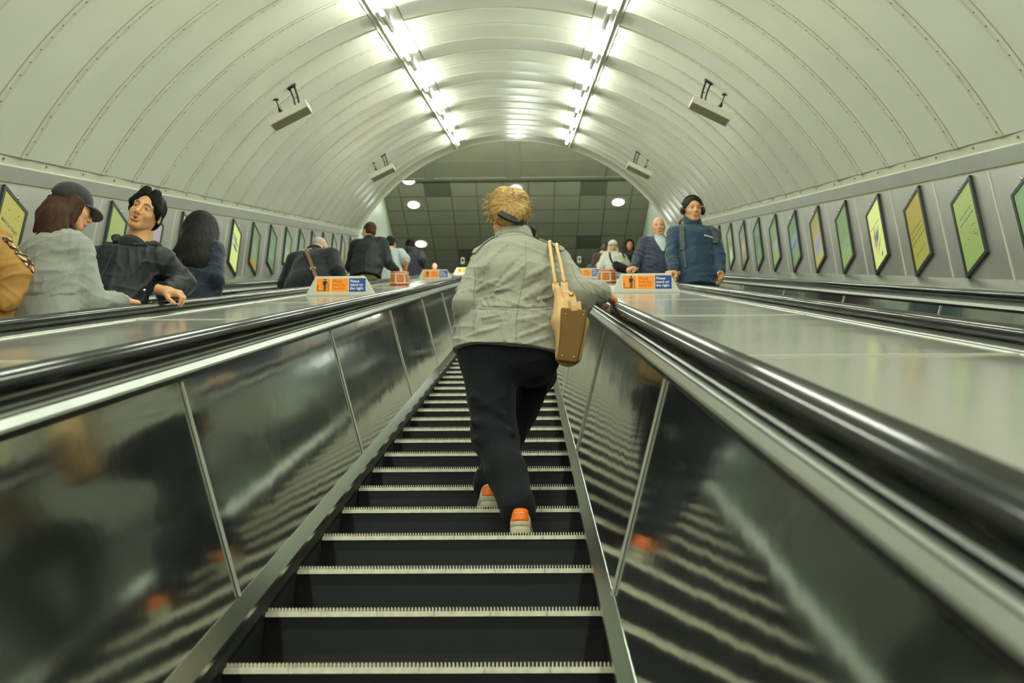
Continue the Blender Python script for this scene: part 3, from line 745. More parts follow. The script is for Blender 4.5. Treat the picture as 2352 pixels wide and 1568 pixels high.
# ================================================================== people
def axis_(lo, hi, res): n = max(4, int(math.ceil((hi-lo)/res))+1); return np.linspace(lo, hi, n).astype(np.float32)
class Field:
    """a signed-distance volume that shapes are blended into, turned into one closed surface"""
    def __init__(s, lo, hi, res):
        s.ax = [axis_(lo[i], hi[i], res) for i in range(3)]; s.res = res
        s.v = np.full([len(a) for a in s.ax], 0.3, np.float32)
    def region(s, lo, hi):
        sl = []
        for i in range(3):
            a = int(np.searchsorted(s.ax[i], lo[i])); b = int(np.searchsorted(s.ax[i], hi[i]))
            if b-a < 1: return None
            sl.append(slice(a, b))
        g = np.meshgrid(*[s.ax[i][sl[i]] for i in range(3)], indexing='ij', sparse=True)
        return tuple(sl), g
    def put(s, fn, lo, hi, k=0.0, mode='add'):
        m = max(k, 0.0)*1.0 + 3*s.res
        r = s.region(np.asarray(lo)-m, np.asarray(hi)+m)
        if r is None: return
        sl, g = r; d = fn(*g); a = s.v[sl]
        if mode == 'add':
            if k > 0: h = np.clip(0.5+0.5*(a-d)/k, 0, 1); o = a*(1-h)+d*h - k*h*(1-h)
            else: o = np.minimum(a, d)
        elif mode == 'sub':
            if k > 0: h = np.clip(0.5-0.5*(a+d)/k, 0, 1); o = a*(1-h)-d*h + k*h*(1-h)
            else: o = np.maximum(a, -d)
        s.v[sl] = o
    def cone(s, a, b, ra, rb, k=0.02, sq=None, f=1.0, mode='add'):
        a = np.asarray(a, float); b = np.asarray(b, float); R = max(ra, rb)*max(f, 1)
        lo = np.minimum(a, b)-R; hi = np.maximum(a, b)+R
        if sq is not None:
            q = np.asarray(sq, float); q = q/np.linalg.norm(q); g_ = 1.0/f - 1.0
            A = a*0; B = (b-a) + q*((b-a)@q)*g_; L2 = max(B@B, 1e-9)
            def fn(X, Y, Z):
                x, y, z = X-a[0], Y-a[1], Z-a[2]; t = (x*q[0]+y*q[1]+z*q[2])*g_
                x, y, z = x+q[0]*t, y+q[1]*t, z+q[2]*t
                h = np.clip((x*B[0]+y*B[1]+z*B[2])/L2, 0, 1)
                return np.sqrt((x-h*B[0])**2+(y-h*B[1])**2+(z-h*B[2])**2) - (ra+(rb-ra)*h)
        else:
            B = b-a; L2 = max(B@B, 1e-9)
            def fn(X, Y, Z):
                x, y, z = X-a[0], Y-a[1], Z-a[2]; h = np.clip((x*B[0]+y*B[1]+z*B[2])/L2, 0, 1)
                return np.sqrt((x-h*B[0])**2+(y-h*B[1])**2+(z-h*B[2])**2) - (ra+(rb-ra)*h)
        s.put(fn, lo, hi, k, mode)
    def ell(s, c, r, k=0.02, R=None, mode='add'):
        c = np.asarray(c, float); r = np.asarray(r, float); m = max(r) if R is not None else r
        R_ = np.eye(3) if R is None else np.asarray(R, float)      # columns = ellipsoid axes
        def fn(X, Y, Z):
            x, y, z = X-c[0], Y-c[1], Z-c[2]
            u = [(x*R_[0, i]+y*R_[1, i]+z*R_[2, i])/r[i] for i in range(3)]
            k0 = np.sqrt(u[0]**2+u[1]**2+u[2]**2)+1e-6; k1 = np.sqrt((u[0]/r[0])**2+(u[1]/r[1])**2+(u[2]/r[2])**2)+1e-6
            return k0*(k0-1)/k1
        s.put(fn, c-m, c+m, k, mode)
    def halfspace(s, p, n, k=0.0):
        """cut away everything on the side n points to"""
        n = np.asarray(n, float); n = n/np.linalg.norm(n); p = np.asarray(p, float)
        g = np.meshgrid(*s.ax, indexing='ij', sparse=True)
        d = (g[0]-p[0])*n[0]+(g[1]-p[1])*n[1]+(g[2]-p[2])*n[2]
        if k > 0: h = np.clip(0.5+0.5*(d-s.v)/k, 0, 1); s.v = (s.v*(1-h)+d*h + k*h*(1-h)).astype(np.float32)
        else: s.v = np.maximum(s.v, d)
    def wave(s, amp, f, seed=1, stretch=(1, 1, 0.6)):
        rs = np.random.RandomState(seed); g = np.meshgrid(*s.ax, indexing='ij', sparse=True); t = 0
        for i in range(4):
            d = rs.normal(size=3)*np.array(stretch); d = d/np.linalg.norm(d)*f*(1+0.5*i); e = rs.normal(size=3)*f*0.5
            ph = rs.rand()*6; w_ = 1.6*np.sin(g[0]*e[0]+g[1]*e[1]+g[2]*e[2]+ph)
            t = t + (1-np.abs(np.sin(g[0]*d[0]+g[1]*d[1]+g[2]*d[2]+w_)))**2/(1+0.4*i)
        s.v = (s.v + amp*(1.2-t)).astype(np.float32)
    def mesh(s): return surface_nets(s.v, s.ax)
def surface_nets(v, ax):
    nx, ny, nz = v.shape; ins = v < 0
    c = np.zeros((nx-1, ny-1, nz-1), np.int8)
    for dx in (0, 1):
        for dy in (0, 1):
            for dz in (0, 1): c += ins[dx:nx-1+dx, dy:ny-1+dy, dz:nz-1+dz]
    act = (c > 0) & (c < 8); I, J, K = np.nonzero(act)
    if len(I) == 0: return np.zeros((0, 3)), []
    idx = np.full(act.shape, -1, np.int64); idx[I, J, K] = np.arange(len(I))
    acc = np.zeros((len(I), 3)); cnt = np.zeros(len(I)); X, Y, Z = ax
    cs = [(a, b, d) for a in (0, 1) for b in (0, 1) for d in (0, 1)]
    for p in cs:
        for ax_ in range(3):
            if p[ax_] == 1: continue
            q = list(p); q[ax_] = 1
            va = v[I+p[0], J+p[1], K+p[2]]; vb_ = v[I+q[0], J+q[1], K+q[2]]
            m = (va < 0) != (vb_ < 0); t = np.where(m, va/(va-vb_+1e-12), 0)
            pa = np.stack([X[I+p[0]], Y[J+p[1]], Z[K+p[2]]], 1); pb = np.stack([X[I+q[0]], Y[J+q[1]], Z[K+q[2]]], 1)
            acc += np.where(m[:, None], pa+(pb-pa)*t[:, None], 0); cnt += m
    vert = acc/np.maximum(cnt, 1)[:, None]
    F = []
    for a in range(3):
        b, d = (a+1) % 3, (a+2) % 3
        s0 = [slice(1, -1)]*3; s0[a] = slice(0, -1); s1 = list(s0); s1[a] = slice(1, None)
        A = ins[tuple(s0)]; B = ins[tuple(s1)]; ch = A != B
        e = np.argwhere(ch); 
        if len(e) == 0: continue
        off = np.array([1, 1, 1]); off[a] = 0; e = e+off
        def cell(db, dd):
            q = e.copy(); q[:, b] -= db; q[:, d] -= dd; return idx[q[:, 0], q[:, 1], q[:, 2]]
        q = np.stack([cell(1, 1), cell(0, 1), cell(0, 0), cell(1, 0)], 1)
        ia = A[tuple((e-off).T)]
        q[~ia] = q[~ia][:, ::-1]; F.append(q)
    F = np.concatenate(F); F = F[(F >= 0).all(1)]
    return vert, F
def mk(name, vf, m, parent, fmat=None):
    """fast mesh from arrays; world coordinates"""
    v, F = vf
    base = wloc(parent) if parent is not None else v.mean(0)
    me = bpy.data.meshes.new(name); me.vertices.add(len(v)); me.vertices.foreach_set('co', (v-base).astype(np.float32).ravel())
    F = np.asarray(F); n = len(F); me.loops.add(n*4); me.loops.foreach_set('vertex_index', F.ravel().astype(np.int32))
    me.polygons.add(n); me.polygons.foreach_set('loop_start', np.arange(n, dtype=np.int32)*4)
    me.update(calc_edges=True); me.polygons.foreach_set('use_smooth', np.ones(n, bool))
    for mm in (m if isinstance(m, list) else [m]): me.materials.append(mm)
    me.update()
    o = new_obj(name, me, parent)
    if parent is None: o.location = base.tolist()
    return o
def join(vfs):
    V, F, k = [], [], 0
    for v, f in vfs:
        if len(v) == 0: continue
        V.append(v); F.append(np.asarray(f)+k); k += len(v)
    return np.concatenate(V), np.concatenate(F)
def xf(vf, R, o): return vf[0] @ np.asarray(R).T + np.asarray(o), vf[1]
def frame(yaw, pitch=0, roll=0):
    """columns: right, forward, up. yaw 0 faces up the escalator; pitch + looks up; roll + tilts to own right"""
    cy, sy = cos(radians(yaw)), sin(radians(yaw)); cp, sp = cos(radians(pitch)), sin(radians(pitch)); cr, sr = cos(radians(roll)), sin(radians(roll))
    Rz = np.array([[cy, -sy, 0], [sy, cy, 0], [0, 0, 1]]); Rx = np.array([[1, 0, 0], [0, cp, -sp], [0, sp, cp]]); Ry = np.array([[cr, 0, sr], [0, 1, 0], [-sr, 0, cr]])
    return Rz @ Rx @ Ry
# ---- skin, hair, cloth
def skin(key, rgb): return cmat(key, rgb, rough=0.5, noise=0.10, nscale=25, sss=0.12, spec=0.35)
skin('skin_fair', (226, 170, 128)); skin('skin_light', (220, 164, 118)); skin('skin_old', (224, 168, 128)); skin('skin_dark', (92, 62, 44)); skin('skin_tan', (206, 150, 108))
def hairm(key, rgb, rgb2, st=(14, 14, 1.5), rough=0.6): return cmat(key, rgb, rough=rough, col2=srgb(*rgb2), nscale=16, bump=0.6, bscale=22, bdist=0.004, stretch=st, spec=0.15)
hairm('hair_black', (13, 12, 12), (24, 21, 19)); hairm('hair_brown', (74, 48, 28), (40, 26, 16)); hairm('hair_blonde', (206, 168, 104), (142, 104, 56)); hairm('hair_dark', (40, 30, 24), (22, 18, 16))
hairm('hair_auburn', (74, 46, 30), (38, 23, 15)); hairm('hair_grey', (190, 186, 176), (150, 146, 138))
def cloth(key, rgb, rough=0.9, noise=0.12, bump=0.35, bscale=160, sheen=0.15, nscale=30, **k): return cmat(key, rgb, rough=rough, noise=noise, nscale=nscale, bump=bump, bscale=bscale, bdist=0.002, sheen=sheen, spec=0.25, **k)
cloth('c_black', (24, 27, 29)); cloth('c_shell', (30, 34, 36), rough=0.6, sheen=0); cloth('c_navy', (22, 30, 42)); cloth('c_trousers', (13, 15, 20), sheen=0.05, noise=.05)
cloth('c_grey', (148, 152, 142), nscale=90, noise=.1); cloth('c_sage', (158, 158, 142), nscale=14, noise=.08, bscale=260); cloth('c_tan', (172, 128, 66), rough=0.7, sheen=0.05); cloth('c_tee', (176, 188, 186)); cloth('c_slate', (50, 52, 62)); cloth('c_bluejkt', (22, 52, 72), rough=0.7)
cloth('c_suit', (46, 54, 68)); cloth('c_white', (214, 216, 200), bump=.6, bscale=90); cloth('c_maroon', (52, 30, 32)); cloth('c_olive', (88, 92, 44)); cloth('c_denim', (30, 38, 52)); cloth('c_cream', (214, 208, 160)); cloth('c_shirt', (196, 204, 206)); cloth('c_cap', (52, 50, 50), nscale=40, noise=.3); cloth('c_capbrim', (84, 76, 76)); cloth('c_beige', (190, 178, 140)); cloth('c_greystrap', (74, 78, 74)); cloth('c_blackwool', (20, 24, 30), bump=.6)
cmat('shoe_sole', (214, 206, 178), rough=0.6); cmat('shoe_white', (206, 200, 180), rough=0.6, noise=.1, nscale=30); cmat('shoe_orange', (255, 118, 14), rough=0.5); cmat('shoe_dark', (26, 26, 28), rough=0.5)
cmat('eye_white', (205, 198, 188), rough=0.2); cmat('iris', (22, 14, 10), rough=0.1); cmat('lip', (196, 126, 100), rough=0.5); cmat('mouth_dark', (60, 22, 18), rough=0.7); cmat('brow_dark', (58, 42, 32), rough=0.9); cmat('brow_grey', (150, 140, 125), rough=0.9)
cmat('headphone_black', (22, 22, 24), rough=0.4); cmat('chrome', (220, 218, 205), rough=0.15, metal=1); cmat('gold', (210, 170, 100), rough=0.25, metal=1)
cmat('glasses_black', (18, 18, 18), rough=0.3)

def head_vf(res, female=False, old=False, open_mouth=False, nose=1.0, jaw=1.0):
    F = Field((-.11, -.13, -.17), (.11, .15, .15), res); e = F.ell; c = F.cone
    e((0, -.012, .038), (.074, .094, .083), 0); e((0, .020, -.018), (.064, .076, .085), .03)
    e((0, .040, -.075), (.044*jaw, .045, .040), .03)
    for s_ in (-1, 1): c((s_*.054*jaw, -.005, -.050), (s_*.020*jaw, .066, -.098), .017, .015, .025)
    e((0, .074, -.100), (.022, .018, .016), .02)
    c((0, -.020, -.050), (0, -.040, -.17), .052 if not female else .046, .055 if not female else .048, .03)
    for s_ in (-1, 1):
        e((s_*.030, .100, .004), (.019, .015, .013), .014, mode='sub')
        c((s_*.010, .085, .022), (s_*.048, .070, .022), .009, .008, .012); e((s_*.040, .060, -.030), (.020, .022, .020), .02)
        e((s_*.0305, .076, .002), (.0165, .0135, .0115), .003)
        e((s_*.077, -.008, -.004), (.008, .019, .031), .006, R=frame(0, -12, s_*-12)); e((s_*.083, -.002, -.006), (.006, .010, .018), .004, mode='sub')
    c((0, .088, .012), (0, .110*nose**.3, -.030), .0075, .0125*nose, .010)
    for s_ in (-1, 1): e((s_*.0135, .096, -.034), (.0085, .010, .0075), .006)
    e((0, .084 if open_mouth else .086, -.060), (.024, .008 if open_mouth else .011, .013), .014)
    c((-.018, .093, -.0575), (.018, .093, -.0575), .0058, .0058, .006); c((-.014, .092, -.0705), (.014, .092, -.0705), .007, .007, .006)
    if open_mouth: e((0, .105, -.065), (.016, .016, .0065), .004, mode='sub')
    else: c((-.023, .103, -.0635), (.023, .103, -.0635), .0030, .0030, .004, mode='sub')
    e((0, .086, -.084), (.020, .008, .006), .008, mode='sub')
    return F.mesh()
def ellip(mb, c, r, R=np.eye(3), n=10, m=6, mi=None):
    v = []; f = []
    for j in range(m+1):
        t = pi*j/m
        for i in range(n): v.append(np.array(c)+R@np.array([r[0]*sin(t)*cos(2*pi*i/n), r[1]*sin(t)*sin(2*pi*i/n), r[2]*cos(t)]))
    for j in range(m):
        for i in range(n): f.append((j*n+i, j*n+(i+1) % n, (j+1)*n+(i+1) % n, (j+1)*n+i))
    mb.add(v, f, mi)
def face_bits(parent, R, o, k, brow='brow_dark', lip=True, open_mouth=False, squint=0.5, male=True):
    def w(p): return np.asarray(o)+R@(np.array(p)*k)
    for s_ in (-1, 1):
        b = MB(); ellip(b, w((s_*.0305, .0795, .002)), np.array([.0120, .0106, .0050*(0.6+squint)])*k, R); e = b.build('eye', M['eye_white'], parent, smooth=True)
        b = MB(); ellip(b, w((s_*.0305, .0885, .002)), np.array([.0058, .0035, .0050*(0.6+squint)])*k, R); b.build('iris', M['iris'], e, smooth=True)
        b = MB(); pts = [w((s_*(.0305+.0165*x), .0895-.010*x*x, .0065-.005*x*x)) for x in (-1, -.5, 0, .5, 1)]; b.tube(pts, .0012*k, 6); b.build('eyelid', M['iris'], e, smooth=True)
        b = MB(); pts = [w((s_*x, y, z)) for x, y, z in ((.013, .0945, .0215), (.024, .0935, .0265), (.036, .088, .0270), (.047, .079, .0215))]; b.tube(pts, [.0020*k, .0027*k, .0024*k, .0010*k], 6)
        b.build('eyebrow', M[brow], parent, smooth=True)
    b = MB()
    if open_mouth:
        ellip(b, w((0, .0985, -.056)), np.array([.0185, .0045, .0030])*k, R); ellip(b, w((0, .0975, -.0755)), np.array([.0150, .0050, .0042])*k, R); o_ = b.build('lips', M['lip'], parent, smooth=True)
        b = MB(); ellip(b, w((0, .088, -.065)), np.array([.0140, .008, .0060])*k, R); b.build('mouth', M['mouth_dark'], o_, smooth=True)
    else:
        ellip(b, w((0, .0965, -.0585)), np.array([.0215, .0045, .0032])*k, R); ellip(b, w((0, .0965, -.0685)), np.array([.0175, .0050, .0042])*k, R); b.build('lips', M['lip'], parent, smooth=True)
def hand_vf(wrist, d, pn, side, k=1.0, curl=(60, 70, 40), res=0.0035, spread=1.0, thumb=0.5):
    """wrist point; d finger direction; pn direction the palm faces; side = +1/-1 where the thumb is along d x pn"""
    d = np.asarray(d, float); d /= np.linalg.norm(d); pn = np.asarray(pn, float); pn -= d*(pn@d); pn /= np.linalg.norm(pn)
    R = np.stack([np.cross(d, -pn)*1.0, d, -pn], 1)       # columns x, y(d), z(back of hand)
    F = Field((-.085, -.05, -.12), (.085, .21, .045), res)
    F.cone((0, -.04, 0), (0, .015, 0), .027, .026, 0, sq=(1, 0, 0), f=1.15)
    F.cone((0, .01, 0), (0, .072, .002), .020, .019, .02, sq=(1, 0, 0), f=1.9); F.ell((side*.026, .030, -.008), (.018, .030, .015), .012)
    xs = [.033, .012, -.010, -.030]; L = [.072, .080, .074, .058]; rr = [.0095, .0098, .0092, .0082]
    for i in range(4):
        x = side*xs[i]; p = np.array([x, .080-abs(i-1.2)*.004, .003]); a = 0; dirx = side*(1.2-i)*.05*spread
        F.cone((x*.8, .05, .001), p, .012, rr[i]+.0015, .012)
        for j, fr in enumerate((.44, .31, .25)):
            a += radians(curl[j])*(1+.06*(i-1)); q = p + L[i]*fr*np.array([dirx, cos(a), -sin(a)])
            F.cone(p, q, rr[i]*(1-.07*j), rr[i]*(.93-.09*j), .004); p = q
    p = np.array([side*.030, .018, -.010])
    t1 = p+np.array([side*.030, .030, -.012-.01*thumb]); t2 = t1+np.array([side*.010, .024, -.014*thumb-.004])
    t3 = t2+np.array([-side*.002, .018, -.012*thumb]); F.cone(p, t1, .015, .0115, .012); F.cone(t1, t2, .0112, .0105, .004); F.cone(t2, t3, .0105, .0085, .004)
    v, f = F.mesh(); return (v*k) @ R.T + np.asarray(wrist), (f if np.linalg.det(R) > 0 else f[:, ::-1])
def ik(S, T, l1, l2, pole):
    S, T = np.asarray(S, float), np.asarray(T, float); d = T-S; L = np.linalg.norm(d)
    if L > (l1+l2)*.995: T = S+d/L*(l1+l2)*.995; L = (l1+l2)*.995; d = T-S
    u = d/L; a = (l1*l1-l2*l2+L*L)/(2*L); h = sqrt(max(l1*l1-a*a, 0)); p = np.asarray(pole, float); p = p-u*(p@u); p /= np.linalg.norm(p)+1e-9
    return S+u*a+p*h, T
def person(label, head, foot, H=1.72, yaw=0, hyaw=None, hpitch=0, hroll=0, group=None, skinm='skin_fair', top='c_black', bottom='c_trousers', shoes='shoe_dark',
           res=0.008, hres=0.005, female=False, wide=1.0, loose=0.02, hem=-0.03, RH=None, LH=None, Rd=None, Ld=None, short=False, face=True, collar=0.0, hood=False, legs=None,
           pel=None, open_mouth=False, brow='brow_dark', squint=.35, neck=0.0, wav=0.006, sh_drop=0.0, pole_r=None, pole_l=None, er=None, el=None, tuck=None, neckopen=True, belly=0.0, fscale=1.0, jaw=None, neckr=.050):
    k = H/1.75; root = empty('person', foot); tag(root, label, 'person', group)
    foot = np.asarray(foot, float); hc = np.asarray(head, float)
    B = frame(yaw); r, f, u = B[:, 0], B[:, 1], B[:, 2]
    HR = frame(yaw if hyaw is None else hyaw, hpitch, hroll)
    P0 = foot+u*0.93*k if pel is None else np.asarray(pel, float)
    nk = hc - HR[:, 2]*.115*k*.9 - HR[:, 1]*.035*k - u*(.035*k+neck)          # base of the neck
    tu = nk-P0; tl = np.linalg.norm(tu); tu /= tl; fr = np.cross(tu, r); fr /= np.linalg.norm(fr); r2 = np.cross(fr, tu); fr = fr
    if fr@f < 0: fr = -fr
    waist = P0+tu*tl*.33; chest = P0+tu*tl*.70+fr*.005
    sw = (.166 if not female else .148)*k*wide
    SR = P0+tu*(tl*.875-sh_drop)+r*sw; SL = P0+tu*(tl*.875-sh_drop)-r*sw
    l1, l2 = .285*k, .25*k
    def arm(S, T, s_, pole):
        if T is None: T = S - u*(l1+l2)*.96 + r*s_*.06 + f*.06
        E, T = ik(S, T, l1, l2, pole if pole is not None else (-f*.8-u*.3+r*s_*.7)); return E, T
    ER, WR = arm(SR, RH, 1, pole_r); EL, WL = arm(SL, LH, -1, pole_l)
    if er is not None: ER, WR = np.asarray(er, float), np.asarray(RH, float)
    if el is not None: EL, WL = np.asarray(el, float), np.asarray(LH, float)
    hipR, hipL = P0+r*.085*k-u*.02, P0-r*.085*k-u*.02
    if legs is None:
        fR, fL = foot+r*.10*k+u*.07*k, foot-r*.10*k+u*.07*k; kR, kL = (hipR+fR)/2+f*.02, (hipL+fL)/2+f*.02
    else: kR, fR, kL, fL = [np.asarray(q, float) for q in legs]
    # body
    allp = np.stack([hc, SR, SL, ER, EL, WR, WL, P0, fR, fL, kR, kL]); lo = allp.min(0)-.2; hi = allp.max(0)+.2
    F = Field(lo, hi, max(res*1.3, .009)); c = F.cone
    c(P0, waist, .105*k, .095*k, 0, r2, 1.35); c(waist, chest, .095*k, .110*k, .04, r2, 1.35); c(SR, SL, .055*k, .055*k, .05); c(chest, nk, .09*k, .05*k, .05, r2, 1.2)
    c(nk-tu*.03, hc-HR[:, 2]*.07*k-HR[:, 1]*.02*k, .056*k*(.9 if female else 1), .053*k*(.88 if female else 1), .03)
    for S, E, W in ((SR, ER, WR), (SL, EL, WL)): c(S, E, .050*k, .040*k, .03); c(E, W, .040*k, .027*k, .01)
    for h_, n_, a_ in ((hipR, kR, fR), (hipL, kL, fL)): c(h_, n_, .085*k, .058*k, .04); c(n_, a_, .056*k, .040*k, .02); c(a_, a_+f*.10*k-u*.03, .035*k, .028*k, .01)
    parts = [F.mesh()]
    hv = head_vf(hres, female, False, open_mouth, jaw=jaw or (.9 if female else 1.0)); parts.append(xf((hv[0]*k*fscale, hv[1]), HR, hc))
    for S, E, W, s_, dd in ((SR, ER, WR, 1, Rd), (SL, EL, WL, -1, Ld)):
        if res > .0115 and dd is None: hr = .008
        else: hr = .0055 if res > .006 else .0038
        if dd is None:
            d = W-E; d /= np.linalg.norm(d); pn = -r*s_; curl = (22, 28, 18)
            # thumb points forward when hanging
            x_ = np.cross(d, -pn); sd = 1 if x_@f > 0 else -1
        else: d, pn, sd, curl = dd
        parts.append(hand_vf(W, d, pn, sd, k*(.92 if female else 1.0), curl, hr))
    body = mk('body', join(parts), M[skinm], root)
    if face: face_bits(body, HR, hc, k*fscale, brow, open_mouth=open_mouth, squint=squint)
    # upper garment
    g = loose; F = Field(lo-.03, hi+.03, res); c = F.cone
    ph = P0+tu*hem
    c(ph-tu*.02, waist, .110*k+g+belly*.5, .104*k+g+belly, 0, r2, 1.40); c(waist, chest, .104*k+g+belly, .116*k+g*.8, .05, r2, 1.40); c(SR-r*.02, SL+r*.02, .066*k+g*.5, .066*k+g*.5, .06)
    c(chest, nk-tu*.02, .095*k+g*.5, .058*k, .05, r2, 1.25)
    for S in (SR, SL): c(nk-tu*.035, S, .050*k, .052*k, .05)
    FT = F; F = Field(lo-.03, hi+.03, res); c = F.cone
    for S, E, W in ((SR, ER, WR), (SL, EL, WL)):
        if short: c(S, S+(E-S)*.72, .066*k+g*.4, .064*k+g*.6, .03); F_end = S+(E-S)*.72
        else:
            c(S, E, .062*k+g*.5, .052*k+g*.5, .035); We = W-(W-E)*.04
            c(E, We-(We-E)*.12, .052*k+g*.5, .038*k+g*.35, .02)
            c(We-(We-E)*.14, We, .037*k+g*.3, .034*k+g*.15, .006)
    h_ = np.clip(.5+.5*(FT.v-F.v)/.022, 0, 1); F.v = FT.v*(1-h_)+F.v*h_-.022*h_*(1-h_)
    if wav: F.wave(wav*1.3, 24.0, seed=int(abs(hc[0]*100+hc[1]*31)) % 1000)
    if neckopen: c(nk-tu*(.01+(neckr-.05)*1.5)+fr*(.012+(neckr-.05)), hc-HR[:, 2]*.05*k, neckr*k, (neckr+.012)*k, .008, mode='sub')
    if not short:
        for S, E, W in ((SR, ER, WR), (SL, EL, WL)):
            d = (W-E)/np.linalg.norm(W-E); c(W-d*.004, W+d*.05, .030*k, .034*k, .002, mode='sub')
    if collar: 
        for i in range(14):
            a0, a1 = radians(-158+316*i/14), radians(-158+316*(i+1)/14); q = lambda a: nk+(-fr*cos(a)+r2*sin(a)*1.08)*.066*k+tu*(.012+collar*.5)+fr*.012
            c(q(a0), q(a1), .016, .016, .01, tu, 1.0+collar*30)
    if hood:
        for i in range(12):
            a0, a1 = radians(-125+250*i/12), radians(-125+250*(i+1)/12); q = lambda a: nk+(-fr*cos(a)*.080+r2*sin(a)*.095)*k+tu*(.018-.03*abs(sin(a)))-fr*.005
            c(q(a0), q(a1), .032*k, .032*k, .02)
        F.ell(nk-fr*.095*k-tu*.035, (.085*k, .05*k, .075*k), .03)
    F.halfspace(ph-tu*.01, -tu)
    upper = mk('jacket' if not short else 'shirt', F.mesh(), M[top], root)
    # lower garment
    F = Field(lo-.03, np.array([hi[0], hi[1], (P0+tu*.12)[2]+.12]), max(res, .007)); c = F.cone
    c(P0-tu*.02, waist-tu*.03, .108*k, .100*k, 0, r2, 1.36)
    for h_, n_, a_ in ((hipR, kR, fR), (hipL, kL, fL)): c(h_, n_, .094*k, .072*k, .05); c(n_, a_, .072*k, .062*k, .03)
    F.wave(.004, 12, 5); lower = mk('trousers', F.mesh(), M[bottom], root)
    for a_ in (fR, fL):
        F = Field(a_-np.array([.2, .2, .12]), a_+np.array([.2, .2, .09]), .007); b0 = a_-u*.045*k
        F.cone(b0-f*.03, b0+f*.13*k, .036*k, .030*k, 0, r2, 1.15); F.cone(b0, a_, .04*k, .04*k, .03); F.halfspace(a_-u*.07*k+0*u, -u); mk('shoe', F.mesh(), M[shoes], root)
    return dict(root=root, body=body, upper=upper, lower=lower, hc=hc, HR=HR, k=k, nk=nk, P0=P0, chest=chest, waist=waist, SR=SR, SL=SL, ER=ER, EL=EL, WR=WR, WL=WL, r=r2, f=fr, u=tu, B=B, g=g)
def hair(p, kind, m, res=0.005, name='hair', **kw):
    k = p['k']; hl = kw.get('line', .080); th = kw.get('th', .009)
    lo, hi = (-.14, -.17, -.2), (.14, .14, .18)
    F = Field(lo, hi, res)
    if kind == 'short':
        F.ell((0, -.014, .040), (.076+th, .096+th, .085+th), 0); F.ell((0, -.05, -.03), (.066+th*.7, .055+th*.7, .06), .02)
        F.ell((0, .112, -.035), (.078, .085, hl+.035), .006, mode='sub'); F.halfspace((0, -.05, -.072), (0, .25, -1))
        F.ell((0, .06, -.09), (.11, .09, .09), .006, mode='sub')
        for s_ in (-1, 1): F.ell((s_*.088, .0, -.012), (.022, .020, .030), .004, mode='sub')
    elif kind == 'curtain':      # centre parting, fringe swept to both sides
        F.ell((0, -.016, .042), (.088, .106, .086), 0); F.ell((0, -.05, -.02), (.08, .06, .07), .02)
        for s_ in (-1, 1): F.cone((s_*.028, .052, .104), (s_*.080, .046, .022), .030, .020, .02); F.cone((s_*.078, .040, .03), (s_*.084, .015, -.022), .018, .011, .015)
        F.cone((0, .02, .134), (0, .10, .105), .003, .010, .010, mode='sub')
        F.ell((.002, .122, -.022), (.064, .075, .122), .008, mode='sub'); F.ell((0, .06, -.10), (.12, .085, .085), .01, mode='sub'); F.halfspace((0, 0, -.10), (0, .2, -1))
        for s_ in (-1, 1): F.ell((s_*.098, .0, -.022), (.026, .020, .026), .004, mode='sub')
    elif kind == 'long':
        F.ell((0, -.014, .040), (.090, .108, .096), 0); F.ell((0, .115, -.03), (.066, .085, .095), .008, mode='sub')
        F.cone((0, -.05, .02), (0, -.08, -.12), .085, .07, .03, (1, 0, 0), 1.15)
        for s_ in (-1, 1): F.cone((s_*.07, .03, .04), (s_*.074, .0, -.14), .026, .024, .02)
    elif kind == 'fringe':       # a ring of thin hair round a bald crown
        F.ell((0, -.014, .030), (.080, .100, .078), 0); F.halfspace((0, 0, .025), (0, .25, 1)); F.ell((0, .09, 0), (.12, .08, .2), .006, mode='sub'); F.halfspace((0, 0, -.07), (0, 0, -1))
        for s_ in (-1, 1): F.ell((s_*.088, .0, -.01), (.022, .022, .034), .004, mode='sub')
    if kw.get('wave', 1): F.wave(.0025*kw.get('wave', 1), 60, 4, (1, 1, .15))
    v, f = F.mesh(); return mk(name, xf((v*k, f), p['HR'], p['hc']), M[m], p['root'])
# ------------------------------------------------------------------ where things stand
from mathutils.bvhtree import BVHTree
bpy.context.view_layer.update()
_m = np.array(cam.matrix_world)
def at(u, v, Y):
    """the point at distance Y up the tunnel that lies on the sight line (u, v)"""
    d = _m[:3, :3] @ np.array([(u-1176)/2350, (784-v)/2350, -1.0]); t = Y/d[1]; return np.array([CAMX+d[0]*t, Y, ZC+d[2]*t])
def onx(u, v, x):
    d = _m[:3, :3] @ np.array([(u-1176)/2350, (784-v)/2350, -1.0]); t = (x-CAMX)/d[0]; return np.array([x, d[1]*t, ZC+d[2]*t])
def ft(x, Y, dy=0.0): return np.array([x, Y, floor_z(Y)[0]])
def railpt(sgx, Y, up=0.0):       # a point on top of a handrail at distance Y
    n = -0.189+up; s = (Y + n*SA)/CA; return P(sgx, s, n)
RD = lambda side, d, curl=(35, 55, 40): (np.array(d, float), -Sn, side, curl)
